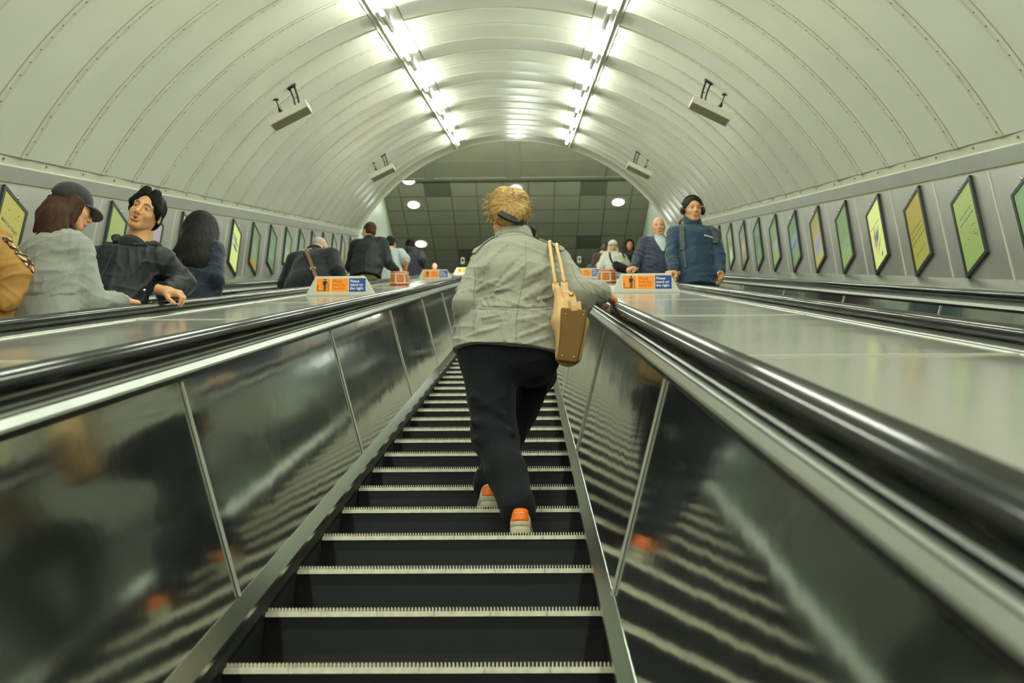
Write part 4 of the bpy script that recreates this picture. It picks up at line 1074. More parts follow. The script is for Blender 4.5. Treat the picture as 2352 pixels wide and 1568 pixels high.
def strap(name, pts, wd, th, m, parent, nrm=None):
    """a flat band through points"""
    b = MB(); pts = [np.array(p, float) for p in pts]; v = []
    for i, p in enumerate(pts):
        d = pts[min(i+1, len(pts)-1)]-pts[max(i-1, 0)]; d /= np.linalg.norm(d); n = np.array(nrm[i] if isinstance(nrm, list) else (nrm if nrm is not None else (0, -1, 0)), float); n -= d*(n@d); n /= np.linalg.norm(n)+1e-9; w_ = np.cross(d, n)
        v += [p-w_*wd-n*th, p+w_*wd-n*th, p+w_*wd+n*th, p-w_*wd+n*th]
    k = len(pts); f = [(3, 2, 1, 0), tuple((k-1)*4+i for i in range(4))]+[(j*4+i, j*4+(i+1) % 4, (j+1)*4+(i+1) % 4, (j+1)*4+i) for j in range(k-1) for i in range(4)]
    b.add(v, f); return b.build(name, m, parent)
def smooth_pts(pts, n=6):
    pts = [np.array(p, float) for p in pts]; out = []
    for i in range(len(pts)-1):
        p0, p1, p2, p3 = pts[max(i-1, 0)], pts[i], pts[i+1], pts[min(i+2, len(pts)-1)]
        for j in range(n):
            t = j/n; out.append(.5*((2*p1)+(-p0+p2)*t+(2*p0-5*p1+4*p2-p3)*t*t+(-p0+3*p1-3*p2+p3)*t**3))
    return out+[pts[-1]]
def bvh_of(o):
    base = Vector(wloc(o)); me = o.data
    return BVHTree.FromPolygons([base+v.co for v in me.vertices], [tuple(p.vertices) for p in me.polygons])
EYE = np.array([CAMX, 0, ZC])
def drape(bv, pts, d, lift=0.001, back=0.6):
    """project points onto a surface along direction d (or straight away from the stairs' foot)"""
    out = []; d0 = tuple(d)
    for p in pts:
        d = Vector((np.array(p)-EYE) if d0 == (0, 1, 0) else d0).normalized()
        h = bv.ray_cast(Vector(p)-d*back, d)
        if h[0] is not None: out.append((np.array(h[0])+np.array(h[1])*(lift if h[1].dot(d) < 0 else -lift), np.array(h[1] if h[1].dot(d) < 0 else -h[1])))
    return out
def bvh_all(*os_):
    V, Fc = [], []
    for o in os_:
        base = Vector(wloc(o)); n0 = len(V); V += [base+v.co for v in o.data.vertices]; Fc += [tuple(i+n0 for i in p_.vertices) for p_ in o.data.polygons]
    return BVHTree.FromPolygons(V, Fc)
def patch(bv, rows, m, parent, name, Yn, lift=.004, K=7):
    """a cloth patch lying on a surface: rows of (v, u left, u right)"""
    g = []
    for v_, a_, b_ in rows: g.append([drape(bv, [at(a_+(b_-a_)*i/(K-1), v_, Yn)], (0, 1, 0), lift) for i in range(K)])
    V, Fc, ix = [], [], {}
    for j, rw_ in enumerate(g):
        for i, q in enumerate(rw_):
            if q: ix[(j, i)] = len(V); V.append(q[0][0])
    for j in range(len(g)-1):
        for i in range(K-1):
            k_ = [(j, i), (j, i+1), (j+1, i+1), (j+1, i)]
            if all(x in ix for x in k_): Fc.append(tuple(ix[x] for x in k_))
    if Fc: return build(name, V, Fc, m, parent, smooth=True)
def seam(bv, pts, m, parent, r=0.0012, d=(0, 1, 0), name='seam', n=8, lift=0.0004):
    q = [a for a, _ in drape(bv, smooth_pts(pts, n), d, lift)]
    if len(q) > 2: b = MB(); b.tube(q, r, 5); return b.build(name, m, parent, smooth=True)
def band_on(bv, pts, wd, th, m, parent, name, d=(0, 1, 0), n=6, lift=0.003):
    q = drape(bv, smooth_pts(pts, n), d, lift)
    if len(q) > 2: return strap(name, [a for a, _ in q], wd, th, m, parent, [c for _, c in q])

# ------------------------------------------------------------------ the woman on the middle escalator
cmat('seam_sage', (126, 128, 112), rough=0.9); cmat('dark_cloth', (30, 32, 36), rough=0.9)
cmat('bag_cream', (224, 182, 122), rough=0.38, noise=.06, nscale=20, bump=.15, bscale=120, bdist=.002); cmat('bag_brown', (108, 76, 26), rough=0.55, spec=.2, noise=.12, nscale=14, bump=.25, bscale=200, bdist=.001)
W0 = np.array([0.20, 3.98, floor_z(3.9)[0]])
root = empty('person', W0); tag(root, 'blonde woman in a grey-green jacket and black trousers climbing the middle escalator', 'person')
k = 0.95
hc = at(1167, 508, 4.13); HR = frame(6, -8, 3); nk = at(1181, 547, 4.10)
SL, SR = at(1112, 604, 4.06), at(1276, 604, 4.08); P0 = at(1168, 800, 4.02); waist = at(1176, 705, 4.02); chest = at(1180, 630, 4.05)
EL, WL = at(1067, 697, 3.95), at(1066, 792, 4.12)
handR = railpt(0.70, 4.12, 0.012); WR = handR + np.array([-.085, -.035, .035]); ER = at(1326, 676, 3.98)
hipL, hipR = at(1120, 815, 4.02), at(1218, 815, 4.03)
kL, aL = at(1137, 1005, 4.02), at(1191, 1170, 3.865); kR, aR = at(1232, 858, 4.34), at(1122, 1112, 4.245)
r = np.array([1.0, 0, 0]); f = np.array([0, 1.0, 0]); u = np.array([0, 0, 1.0])
allp = np.stack([hc, SL, SR, EL, WL, WR, ER, P0, kL, aL, kR, aR]); lo = allp.min(0)-.2; hi = allp.max(0)+.2
F = Field(lo, hi, .009); c = F.cone
c(P0, waist, .12, .10, 0, r, 1.4); c(waist, chest, .10, .11, .04, r, 1.4); c(SL, SR, .05, .05, .05); c(chest, nk, .09, .05, .05, r, 1.2); c(nk, hc-u*.06-f*.01, .044, .044, .02)
for S, E, W_ in ((SR, ER, WR), (SL, EL, WL)): c(S, E, .045, .036, .03); c(E, W_, .036, .025, .01)
for h_, n_, a_ in ((hipR, kR, aR), (hipL, kL, aL)): c(h_, n_, .085, .055, .04); c(n_, a_, .055, .036, .02); c(a_, a_+f*.09-u*.03, .03, .026, .01)
hv = head_vf(.0035, True)
parts = [F.mesh(), xf((hv[0]*k, hv[1]), HR, hc),
         hand_vf(WR, handR-WR+np.array([.03, .05, -.02]), -Sn, -1, .93, (28, 55, 45), .003), hand_vf(WL, WL-EL, r, -1, .92, (30, 35, 20), .005)]
body = mk('body', join(parts), M['skin_fair'], root)
face_bits(body, HR, hc, k)
# jacket
F = Field(lo-.05, hi+.05, .0045); c = F.cone
hem = at(1170, 812, 4.0)
c(at(1172, 828, 4.0), at(1174, 760, 4.01), .152, .138, 0, r, 1.74)
c(at(1174, 770, 4.01), at(1177, 708, 4.01), .142, .112, .03, r, 1.52)
c(at(1177, 708, 4.01), at(1181, 655, 4.03), .112, .141, .03, r, 1.46)
c(at(1181, 650, 4.03), at(1185, 605, 4.05), .138, .118, .05, r, 1.55)
c(SL+r*.05-u*.01, SR-r*.05-u*.01, .078, .080, .07); c(at(1183, 600, 4.06), nk-u*.01, .105, .060, .06, r, 1.3)
FT = F; F = Field(lo-.05, hi+.05, .0045); c = F.cone; c(SR, ER, .078, .064, .04); c(ER, WR+(ER-WR)*.10, .064, .054, .03); c(ER+np.array([-.07, .05, -.04]), ER+np.array([.02, .04, -.035]), .045, .045, .04)
c(WR+(ER-WR)*.14, WR+(ER-WR)*.02, .052, .048, .008)
c(SL, EL, .066, .051, .035); c(EL, WL, .051, .045, .03)
h_ = np.clip(.5+.5*(FT.v-F.v)/.016, 0, 1); F.v = FT.v*(1-h_)+F.v*h_-.016*h_*(1-h_)
# stand collar, slightly flared
for i in range(20):
    a0, a1 = radians(-165+330*i/20), radians(-165+330*(i+1)/20)
    q = lambda a, h_: nk+np.array([(.086-h_*.35)*sin(a), -(.074-h_*.35)*cos(a)+.010, -.006+h_+.012*cos(a)])
    for h_ in (-.012, .004, .020, .036): c(q(a0, h_), q(a1, h_), .012, .012, .006)
c(nk+u*.02+f*.01, hc-u*.02, .050, .052, .006, mode='sub')
# wrinkles: (u0,v0,u1,v1,radius,+/-)
folds = [(1090, 668, 1150, 640, .010, 1), (1100, 690, 1180, 655, .010, 1), (1140, 660, 1215, 600, .009, 1), (1195, 690, 1262, 655, .012, 1), (1215, 705, 1268, 680, .009, 1), (1120, 600, 1165, 560, .008, 1),
         (1205, 640, 1262, 610, .009, 1), (1098, 640, 1126, 596, .010, 1), (1088, 735, 1150, 722, .008, 1), (1190, 735, 1255, 722, .009, 1), (1075, 770, 1140, 752, .008, 1), (1185, 775, 1262, 745, .010, 1), (1205, 790, 1270, 770, .009, 1), (1062, 790, 1110, 786, .007, 1), (1100, 720, 1090, 770, .008, 1), (1150, 730, 1160, 790, .006, 1),
         (1095, 682, 1172, 668, .006, -1), (1190, 668, 1250, 640, .007, -1), (1215, 696, 1262, 690, .007, -1), (1110, 745, 1160, 737, .006, -1), (1195, 760, 1255, 738, .007, -1), (1148, 640, 1200, 585, .006, -1), (1092, 655, 1108, 610, .007, -1)]
F_tmp = mk('tmp', F.mesh(), M['c_sage'], root); bv = bvh_of(F_tmp); bpy.data.objects.remove(F_tmp)
rs = random.Random(5)
for i in range(30):     # small gathers above and below the drawstring
    uu = 1092+170*i/29; l = rs.uniform(10, 26); folds.append((uu, 706+rs.uniform(-1, 2), uu+rs.uniform(-7, 7), 706-l, .0055, 1)); folds.append((uu+3, 711, uu+3+rs.uniform(-7, 7), 711+l, .0055, 1))
for (u0, v0, u1, v1, rr, sg) in folds:
    pts = [at(u0+(u1-u0)*t, v0+(v1-v0)*t, 3.9) for t in np.linspace(0, 1, 6)]
    q = drape(bv, pts, (0, 1, 0), 0)
    for i in range(len(q)-1):
        t = abs((i+.5)/(len(q)-1)-.5)*2; rad = rr*(1.15 if rr > .0056 else 1)*(1-.55*t); off = rad*(.45 if sg > 0 else -.1)
        if np.linalg.norm(q[i][0]-q[i+1][0]) > .05: continue
        if abs(q[i][1] @ ((q[i][0]-EYE)/np.linalg.norm(q[i][0]-EYE))) < .5: continue
        p, p2 = q[i][0]-q[i][1]*(rad*.25 if sg > 0 else -rad*.15), q[i+1][0]-q[i+1][1]*(rad*.25 if sg > 0 else -rad*.15)
        c(p, p2, rad, rad, rad*1.5, mode='add' if sg > 0 else 'sub')
# drawstring waist
for i in range(24):
    pts = drape(bv, [at(1088+178*(i+t)/24, 708+2*sin(i*.9), 3.9) for t in (0, 1.1)], (0, 1, 0), 0)
    if len(pts) == 2: c(pts[0][0]+pts[0][1]*.002, pts[1][0]+pts[1][1]*.002, .0045, .0045, .006, mode='sub')
for S, E, sd in ((SR, ER, 3), (SL, EL, 5), (ER, WR, 8), (EL, WL, 9)):      # sleeve creases
    rs = random.Random(sd); d = (E-S)/np.linalg.norm(E-S)
    for i in range(7):
        t = rs.uniform(.15, .95); o = S+(E-S)*t; a = rs.uniform(0, 6.28); x = np.cross(d, u); x /= np.linalg.norm(x); y = np.cross(d, x); R0 = {3: .062, 5: .050, 8: .050, 9: .040}[sd]
        pts = [o+(x*cos(a+b_)+y*sin(a+b_))*R0+d*b_*.035 for b_ in (-.7, -.25, .25, .7)]
        for j in range(3): c(pts[j], pts[j+1], .009, .009, .014)
F.wave(.0035, 22.0, 21, (1, 1, .8))
c(WR+(ER-WR)*.05, WR+(WR-ER)*.3, .036, .040, .002, mode='sub')
F.halfspace(hem-u*.004, (-0.08, 0.10, -1)); jv = F.mesh()
jacket = mk('jacket', jv, M['c_sage'], root); bv = bvh_of(jacket)
seam(bv, [at(a, b, 3.8) for a, b in ((1207, 555), (1206, 620), (1192, 690), (1186, 740), (1185, 812))], M['seam_sage'], jacket, n=16)
seam(bv, [at(a, b, 3.8) for a, b in ((1048, 792), (1110, 796), (1185, 803), (1240, 806), (1290, 822))], M['seam_sage'], jacket, .0010, n=16)
for dv in (0, 8): seam(bv, [at(a, b+dv, 3.8) for a, b in ((1086, 701), (1130, 703), (1180, 705), (1225, 706), (1266, 702))], M['seam_sage'], jacket, .0012, n=16)
seam(bv, [at(a, b, 3.8) for a, b in ((1088, 612), (1092, 640), (1088, 676), (1094, 700))], M['seam_sage'], jacket, .0016, n=10)
seam(bv, [at(a, b, 3.8) for a, b in ((1312, 608), (1324, 640), (1350, 668), (1400, 690))], M['seam_sage'], jacket, .0014, n=10)
seam(bv, [at(a, b, 3.8) for a, b in ((1128, 556), (1150, 545), (1180, 540), (1208, 541), (1228, 552))], M['seam_sage'], jacket, .0012, n=10)
for s_, A_, B_ in ((-1, (1132, 552), (1090, 590)), (1, (1240, 560), (1292, 578))):      # shoulder tabs
    q = drape(bv, [at(A_[0]+(B_[0]-A_[0])*t, A_[1]+(B_[1]-A_[1])*t, 4.02)+u*0 for t in np.linspace(0, 1, 8)], (0, .55, -.8), .006)
    if len(q) > 2: strap('shoulder_tab', [a for a, _ in q], .020, .003, M['c_sage'], jacket, [n_ for _, n_ in q])
# trousers
F = Field(lo-.05, np.array([hi[0]+.05, hi[1]+.15, P0[2]+.15]), .005); c = F.cone
c(P0, P0-u*.03, .12, .12, 0, r, 1.42); c(hipL-r*.0-f*.0, hipR+r*.0-f*.0, .118, .118, .05)
c(hipL, kL, .122, .092, .05); c(kL, kL+(aL-kL)*.5, .092, .082, .05); c(kL+(aL-kL)*.5, aL, .082, .070, .03); c(aL+u*.03, aL-u*.01, .066, .066, .01)
c(hipR, kR, .125, .090, .05); c(kR, aR, .088, .066, .03); c(aR+u*.03, aR-u*.01, .064, .064, .01)
F.wave(.004, 13, 8, (1, 1, .5))
for (a, b, rr) in ((at(1085, 960, 3.9), at(1180, 985, 3.88), .010), (at(1092, 1000, 3.9), at(1190, 1045, 3.88), .009), (at(1085, 900, 3.9), at(1150, 940, 3.88), .009), (at(1120, 1080, 3.88), at(1200, 1140, 3.86), .009)):
    c(a+f*.048, b+f*.048, rr, rr*.6, .03)
F.halfspace(aL-u*.035, (0, .3, -1)) if False else None
mk('trousers', F.mesh(), M['c_trousers'], root)
# shoes: cream and white runners with an orange heel tab
def runner(heel, fwd, side=0):
    U = np.array(fwd, float); U /= np.linalg.norm(U); X_ = np.cross(U, u); X_ /= np.linalg.norm(X_)
    q = lambda x, y, z: heel+X_*x+U*y+u*z
    F = Field(heel-.2, heel+.35, .0032); F.v[:] = .3
    F.cone(q(0, .035, .018), q(0, .10, .018), .036, .032, 0, X_, 1.08); F.cone(q(0, .10, .016), q(.006, .215, .020), .032, .038, .02, X_, 1.1); F.halfspace(q(0, 0, .0), -u, .002)
    F.halfspace(q(0, 0, .030), u, .004)
    so = mk('shoe', F.mesh(), M['shoe_sole'], root)
    F = Field(heel-.2, heel+.35, .0032)
    F.cone(q(0, .038, .045), q(0, .045, .085), .034, .030, 0); F.cone(q(0, .05, .045), q(.004, .20, .034), .034, .030, .02, X_, 1.1); F.cone(q(0, .06, .07), q(0, .13, .055), .03, .026, .02); F.halfspace(q(0, 0, .026), -u)
    F.cone(q(0, .05, .075), q(0, .055, .13), .022, .026, .004, mode='sub')
    mk('upper', F.mesh(), M['shoe_white'], so)
    F = Field(heel-.2, heel+.35, .0028); F.cone(q(0, .035, .052), q(0, .040, .090), .0355, .033, 0); F.halfspace(q(0, .034, 0), U); F.halfspace(q(0, 0, .046), -u, .006); F.halfspace(q(0, 0, .100), u, .01)
    F.cone(q(0, .05, .075), q(0, .055, .13), .022, .026, .004, mode='sub')
    mk('heel_tab', F.mesh(), M['shoe_orange'], so)
    b = MB(); b.tube([q(x, .038-.0345*sqrt(max(0, 1-(x/.036)**2)), .078-.5*x*x) for x in np.linspace(-.018, .018, 7)], .0012, 5); b.build('heel_lettering', M['sign_white'], so)
    F = Field(heel-.2, heel+.35, .0032); F.cone(q(0, .036, .030), q(0, .06, .030), .0385, .037, 0, X_, 1.02); F.halfspace(q(0, 0, .024), -u); F.halfspace(q(0, 0, .044), u, .004); F.halfspace(q(0, .07, 0), U)
    mk('heel_counter', F.mesh(), M['c_beige'], so)
z3 = nose(3)[1]+.0135; z4 = nose(4)[1]+.0135
runner(np.array([0.243, nose(3)[0]+.005, z3]), (.10, 1, 0)); runner(np.array([0.122, nose(4)[0]+.008, z4]), (-.25, 1, 0))
# hair: swept up into a twist held by a dark comb clip
def HW(p): return hc + HR @ (np.array(p, float)*k)
F = Field((-.16, -.20, -.16), (.16, .14, .19), .0032)
F.ell((0, -.018, .048), (.098, .112, .098), 0); F.ell((-.006, -.075, .002), (.088, .068, .082), .03); F.ell((.004, -.088, -.038), (.070, .050, .052), .02)
F.ell((-.030, -.050, .085), (.062, .07, .058), .02); F.ell((.034, -.048, .080), (.058, .07, .06), .02)
F.ell((0, .115, -.035), (.080, .085, .105), .006, mode='sub'); F.halfspace((0, 0, -.098), (0, .35, -1), .004)
for s_ in (-1, 1): F.ell((s_*.094, .012, -.020), (.020, .022, .030), .004, mode='sub')
# locks that run from the hairline to the twist
rs = np.random.RandomState(3)
def lock(th, ph):
    pts = []
    for t in np.linspace(0, 1, 7):
        a = th*(1-t)+.25*t*np.sign(th)*.3; e = ph*(1-t)+(-.10)*t
        pts.append((.100*sin(a)*cos(e)*1.0+.012*t, -.018-.120*cos(a)*cos(e), .035+.108*sin(e)))
    return pts
for i in range(34):
    th = rs.uniform(-1.7, 1.7); ph = rs.uniform(.0, 1.35); pt = lock(th, ph); rr = rs.uniform(.005, .009)
    for j in range(6): F.cone(pt[j], pt[j+1], rr*(1-.08*j), rr*(1-.08*(j+1)), .006)
for i in range(14):
    x0 = rs.uniform(-.07, .07); z0 = rs.uniform(-.085, -.04); pt = [(x0*1.1, -.075, z0), (x0*.9+.01, -.115, z0+.012), (x0*.5+.02, -.128, z0+.03)]
    for j in range(2): F.cone(pt[j], pt[j+1], .006, .006, .006)
F.wave(.0022, 55, 4, (1, 1, .3)); v_, f_ = F.mesh(); v_ = v_*1.07; hr_ = mk('hair', xf((v_*k, f_), HR, hc), M['hair_blonde'], root); bvh = bvh_of(hr_)
# individual strands lying on and lifting off the hair
b = MB(); rs = random.Random(11)
def sdir(a_, b_, t):
    w_ = math.acos(max(-1, min(1, float(a_@b_)))); return (a_*sin((1-t)*w_)+b_*sin(t*w_))/max(sin(w_), 1e-6)
CEN = np.array([0, -.03, .03])
def onhair(d, lift):
    h = bvh.ray_cast(Vector(HW(CEN+d*.3)), Vector(HR@(-d)));
    return None if h[0] is None else np.array(h[0])+np.array(h[1])*lift
nrm_ = lambda x: np.array(x, float)/np.linalg.norm(x)
for i in range(2600):
    t_ = rs.random()
    if t_ < .62: sd = nrm_((rs.uniform(-1, 1), rs.uniform(-.15, .55), rs.uniform(.15, 1)))
    elif t_ < .88: sd = nrm_((rs.choice((-1, 1)), rs.uniform(-.3, .3), rs.uniform(-.55, .5)))
    else: sd = nrm_((rs.uniform(-.7, .7), -.6, -1.0))
    e_ = rs.uniform(-.42, .42); ed = nrm_((.12+e_, -1, -.30-.16*e_+(0.12 if t_ < .62 else -.06)))
    t0_, t1_ = sorted((rs.random()**1.3*.6, rs.uniform(.5, .97))); lf = rs.uniform(.0001, .0013); q = []
    for j in range(8):
        p_ = onhair(sdir(sd, ed, t0_+(t1_-t0_)*j/7), lf*(1-.5*j/7))
        if p_ is not None: q.append(p_)
    if len(q) < 5 or max(np.linalg.norm(q[j+1]-q[j]) for j in range(len(q)-1)) > .05: continue
    b.cur = 0 if rs.random() < .66 else 1
    b.tube(smooth_pts(q, 2), rs.uniform(.0005, .0010), 3, cap=False)
b.cur = 0
for i in range(110):
    sd_ = rs.choice((-1, 1)); a_ = rs.uniform(-.75, .9); dd = nrm_((sd_, rs.uniform(-.5, .2), a_)); p0_ = onhair(dd, 0)
    if p0_ is None: continue
    dw = HR@dd; kx_ = np.array([rs.uniform(-.01, .01), rs.uniform(-.01, .01), rs.uniform(-.016, .004)])
    L_ = rs.uniform(.006, .022); b.tube(smooth_pts([p0_, p0_+dw*L_*.6+kx_*.4, p0_+dw*L_+kx_, p0_+dw*L_*.9+kx_*2], 3), .00042, 3, cap=False)
cmat('strand_gold', (224, 188, 120), rough=.45, spec=.4); cmat('strand_brown', (158, 118, 66), rough=.5)
b.build('strands', [M['strand_gold'], M['strand_brown']], hr_, smooth=True)
q = []
for t in np.linspace(0, 1, 9):
    p = at(1147+66*t, 491+24*t+4*sin(t*3.1), 3.8); h = bvh.ray_cast(Vector(p), Vector(p-EYE).normalized())
    if h[0] is not None: q.append((np.array(h[0])+np.array((0, -.008, 0)), np.array((0, -1, 0.1))))
cmat('comb_navy', (26, 28, 42), rough=.6, noise=.7, nscale=120)
if len(q) > 2: strap('hair_comb', [a for a, _ in q], .0135, .008, M['comb_navy'], hr_, [n_ for _, n_ in q])
WOM = root
# ------------------------------------------------------------------ her handbag
root = empty('handbag', at(1308, 830, 3.95)); tag(root, 'cream leather shoulder bag with brown base and gold studs, hanging from the woman', 'handbag')
# local frame of the base panel (faces down the escalator)
c0 = at(1313, 772, 3.78); Bx = (at(1340, 764, 3.84)-at(1286, 770, 3.84)); Bx /= np.linalg.norm(Bx); Bz = at(1318, 716, 3.84)-at(1306, 830, 3.87); Bz /= np.linalg.norm(Bz); Bx -= Bz*(Bx@Bz); Bx /= np.linalg.norm(Bx); By = np.cross(Bz, Bx)
bp = lambda x, y, z: c0+Bx*x+By*y+Bz*z
F = Field(c0-.25, c0+.45, .0045); c = F.cone
c(bp(-.008, .05, .07), bp(.002, .05, -.070), .054, .038, 0, Bx, 1.32); c(bp(0, .13, .07), bp(-.005, .12, -.05), .055, .045, .03, Bx, 1.2); c(bp(-.022, .09, .09), bp(-.060, .09, .19), .060, .030, .04, Bx, 1.0); c(bp(-.014, .050, .085), bp(-.026, .055, .14), .048, .036, .03, Bx, 1.4)
c(bp(-.045, .045, .10), bp(-.078, .05, .215), .030, .017, .02); c(bp(.012, .05, .09), bp(-.036, .055, .20), .030, .018, .02)
c(bp(-.026, .012, .11), bp(-.046, .03, .19), .008, .007, .012, mode='sub')
for i in range(5): c(bp(-.04+.02*i, .00, .06), bp(-.045+.016*i, .02, .16), .006, .005, .010)
F.halfspace(bp(0, -.004, 0), -By, .006)
mk('body', F.mesh(), M['bag_cream'], root)
F = Field(c0-.25, c0+.3, .0035)
def fn(X, Y, Z):
    x, y, z = X-c0[0], Y-c0[1], Z-c0[2]; a = x*Bx[0]+y*Bx[1]+z*Bx[2]; b_ = x*By[0]+y*By[1]+z*By[2]; d = x*Bz[0]+y*Bz[1]+z*Bz[2]
    wz = .049+.007*np.clip(d/.11, -1, 1)
    qx, qy, qz = np.abs(a+.006*np.clip(-d/.11, 0, 1))-wz+.008, np.abs(b_+.006)-.004, np.abs(d)-.116+.008
    return np.sqrt(np.maximum(qx, 0)**2+np.maximum(qy, 0)**2+np.maximum(qz, 0)**2)+np.minimum(np.maximum(qx, np.maximum(qy, qz)), 0)-.008
F.put(fn, c0-.14, c0+.14, 0); mk('base_panel', F.mesh(), M['bag_brown'], root)
b = MB()
for x, z in ((-.036, .086), (.040, .090), (.018, -.094), (-.030, -.094)): ellip(b, bp(x, -.018, z), (.0048, .0048, .0048))
b.build('stud', M['gold'], root, smooth=True)
strap('closing_tab', smooth_pts([bp(.0, -.016, .106), bp(-.004, -.018, .130), bp(-.014, -.012, .165), bp(-.024, .0, .185)]), .013, .003, M['bag_cream'], root, -By)
b = MB(); ellip(b, bp(-.020, -.014, .178), (.011, .006, .011)); b.build('turn_lock', M['gold'], root, smooth=True)
for (t0, t1, tp) in (((1276, 652), (1268, 600), (1262, 566)), ((1296, 650), (1288, 606), (1278, 572))):
    a = at(*t0, 3.82); e = at(*tp, 3.97)+u*.02; pts = smooth_pts([a, at(*t1, 3.86), e, e+np.array([.012, .05, .012]), e+np.array([.02, .12, -.05]), at(t0[0]+10, t0[1]-10, 4.18)])
    b = MB(); b.tube(pts, .0078, 8); b.build('handle', M['bag_cream'], root, smooth=True)
    b = MB()
    for x in (-.011, .011): b.tube([a+r*x+u*.012, a+r*x-u*.016], .0022, 6)
    for z in (.012, -.016): b.tube([a-r*.011+u*z, a+r*.011+u*z], .0022, 6)
    b.build('buckle', M['gold'], root, smooth=True)
    strap('handle_tab', smooth_pts([a+u*.004, a-u*.02+f*-.004, a-u*.052+r*.006+f*.0]), .014, .003, M['bag_cream'], root, (0, -1, .2))
# ================================================================== the other passengers
GL, GR = 'passengers riding up the left escalator', 'passengers coming down the right escalator'
def prof_curl(): return (40, 60, 45)
# --- young man in black, facing down the escalator
Y = 4.85
h = at(336, 488, Y)
wl_ = railpt(-1.69, 4.78, .020)
p = person('young man with centre-parted black hair in a black jacket leaning on the left handrail', h, ft(-2.02, Y+.05), 1.80, yaw=178, hyaw=182, hpitch=-14, jaw=.86, neckr=.066, hroll=-22, squint=-.05, neck=.055, sh_drop=.05, group=GL,
           skinm='skin_light', top='c_shell', bottom='c_trousers', res=.0065, hres=.003, loose=.036, open_mouth=True, RH=None, LH=at(379, 668, 4.78), Ld=RD(1, (.93, .05, -.20), (30, 62, 30)), wide=1.10,
           hem=-.10, wav=.006, el=at(420, 650, 4.98), pel=ft(-2.04, Y)+np.array([0, 0, .98]))
hair(p, 'curtain', 'hair_black', .0035)
nk = p['nk']; bv = bvh_of(p['upper']); R_, f_, u_ = p['r'], p['f'], p['u']
F = Field(nk-.2, nk+.2, .005)      # black tee inside the open collar
F.cone(nk-u_*.06+f_*.03, nk+u_*.004+f_*.014, .095, .068, 0, R_, 1.15); F.cone(nk+f_*.012, p['hc'], .054, .06, .004, mode='sub'); F.halfspace(nk-u_*.018+f_*.04, u_-f_*.45, .004)
mk('tee_shirt', F.mesh(), M['c_black'], p['root'])
F = Field(nk-.26, nk+.26, .006)      # wide collar lying open
for sg in (-1, 1):
    a = nk-f_*.075+u_*.035+R_*sg*.06; b_ = nk+R_*sg*.118+u_*.006+f_*.015; c_ = nk+f_*.110+R_*sg*.050-u_*.075
    F.cone(a, b_, .030, .032, .03, u_, .6); F.cone(b_, c_, .032, .018, .03, u_, .6)
F.cone(nk-f_*.085+u_*.02-R_*.05, nk-f_*.085+u_*.02+R_*.05, .036, .036, .02); F.wave(.003, 20, 3); mk('collar', F.mesh(), M['c_shell'], p['upper'])
b = MB(); q = [x for x, _ in drape(bv, [nk+f_*.2-u_*t+R_*.004 for t in (.10, .16, .22, .28, .34, .40, .46)], -f_, .002)]
if len(q) > 2: b.tube(q, .0022, 6); b.build('zip', M['black_gap'], p['upper'])
b = MB(); ellip(b, at(331, 666, 4.64), (.008, .004, .008)); b.build('snap_button', M['chrome'], p['upper'])
# --- girl in the grey sweatshirt and cap
Y = 4.32
h = at(164, 476, Y)
p = person('young woman in a dark cap, glasses and grey sweatshirt seen from behind at the left', h, ft(-2.08, Y-.05), 1.66, yaw=-20, hyaw=-50, hpitch=-8, neck=.03, hroll=0, group=GL, skinm='skin_light', female=True,
           top='c_grey', bottom='c_cream', res=.0065, hres=.0035, loose=.035, sh_drop=.085, RH=at(286, 692, 4.52), Rd=RD(-1, (.55, .75, .22), (75, 80, 30)), wide=1.05, hem=.02, wav=.005,
           pole_r=(-.1, -.75, -1.0), pel=at(112, 735, 4.32), LH=at(60, 690, 4.50), neckopen=False)
hw = lambda x, y, z: p['hc']+p['HR']@(np.array([x, y, z])*p['k'])
F = Field((-.16, -.2, -.25), (.16, .16, .2), .004); F.ell((0, -.012, .050), (.091, .109, .086), 0); F.halfspace((0, 0, .002), (0, .10, -1), .004)
v_, f_ = F.mesh(); cap = mk('cap', xf((v_*p['k'], f_), p['HR'], p['hc']), M['c_cap'], p['root'])
F = Field((-.16, -.05, -.05), (.16, .25, .12), .004); F.ell((0, .090, .012), (.074, .078, .020), 0); F.ell((0, .085, -.006), (.09, .10, .018), .004, mode='sub'); F.ell((0, -.01, .04), (.084, .10, .08), .0, mode='sub')
v_, f_ = F.mesh(); mk('brim', xf((v_*p['k'], f_), p['HR'], p['hc']), M['c_capbrim'], cap)
b = MB(); b.tube([hw(.032*cos(a), -.116, .018+.022*sin(a)) for a in np.linspace(.2, pi-.2, 8)], .003, 6); b.build('back_opening', M['black_gap'], cap)
b = MB(); b.box(hw(.0, -.124, .008), .016, .003, .007, p['HR'][:, 0], p['HR'][:, 1], p['HR'][:, 2]); b.box(hw(.022, -.120, .010), .003, .003, .009, p['HR'][:, 0], p['HR'][:, 1], p['HR'][:, 2]); b.build('buckle', M['chrome'], cap)
F = Field(h-.35, h+.3, .0055)       # hair under the cap, falling back over the collar
rs = np.random.RandomState(2)
F.cone(hw(0, -.02, -.03), hw(-.0, -.045, -.07), .078, .072, 0); 
A_ = hw(0, -.06, -.055); 
ends = [at(85, 545, Y-.10), at(103, 552, Y-.12), at(120, 548, Y-.13), at(138, 535, Y-.12), at(78, 530, Y-.05), at(155, 528, Y-.10), at(172, 530, Y-.03), at(112, 530, Y-.12)]
for e in ends:
    m_ = (A_+e)/2+np.array([0, -.02, .02]); F.cone(A_, m_, .055, .036, .03); F.cone(m_, e, .036, .011, .03)
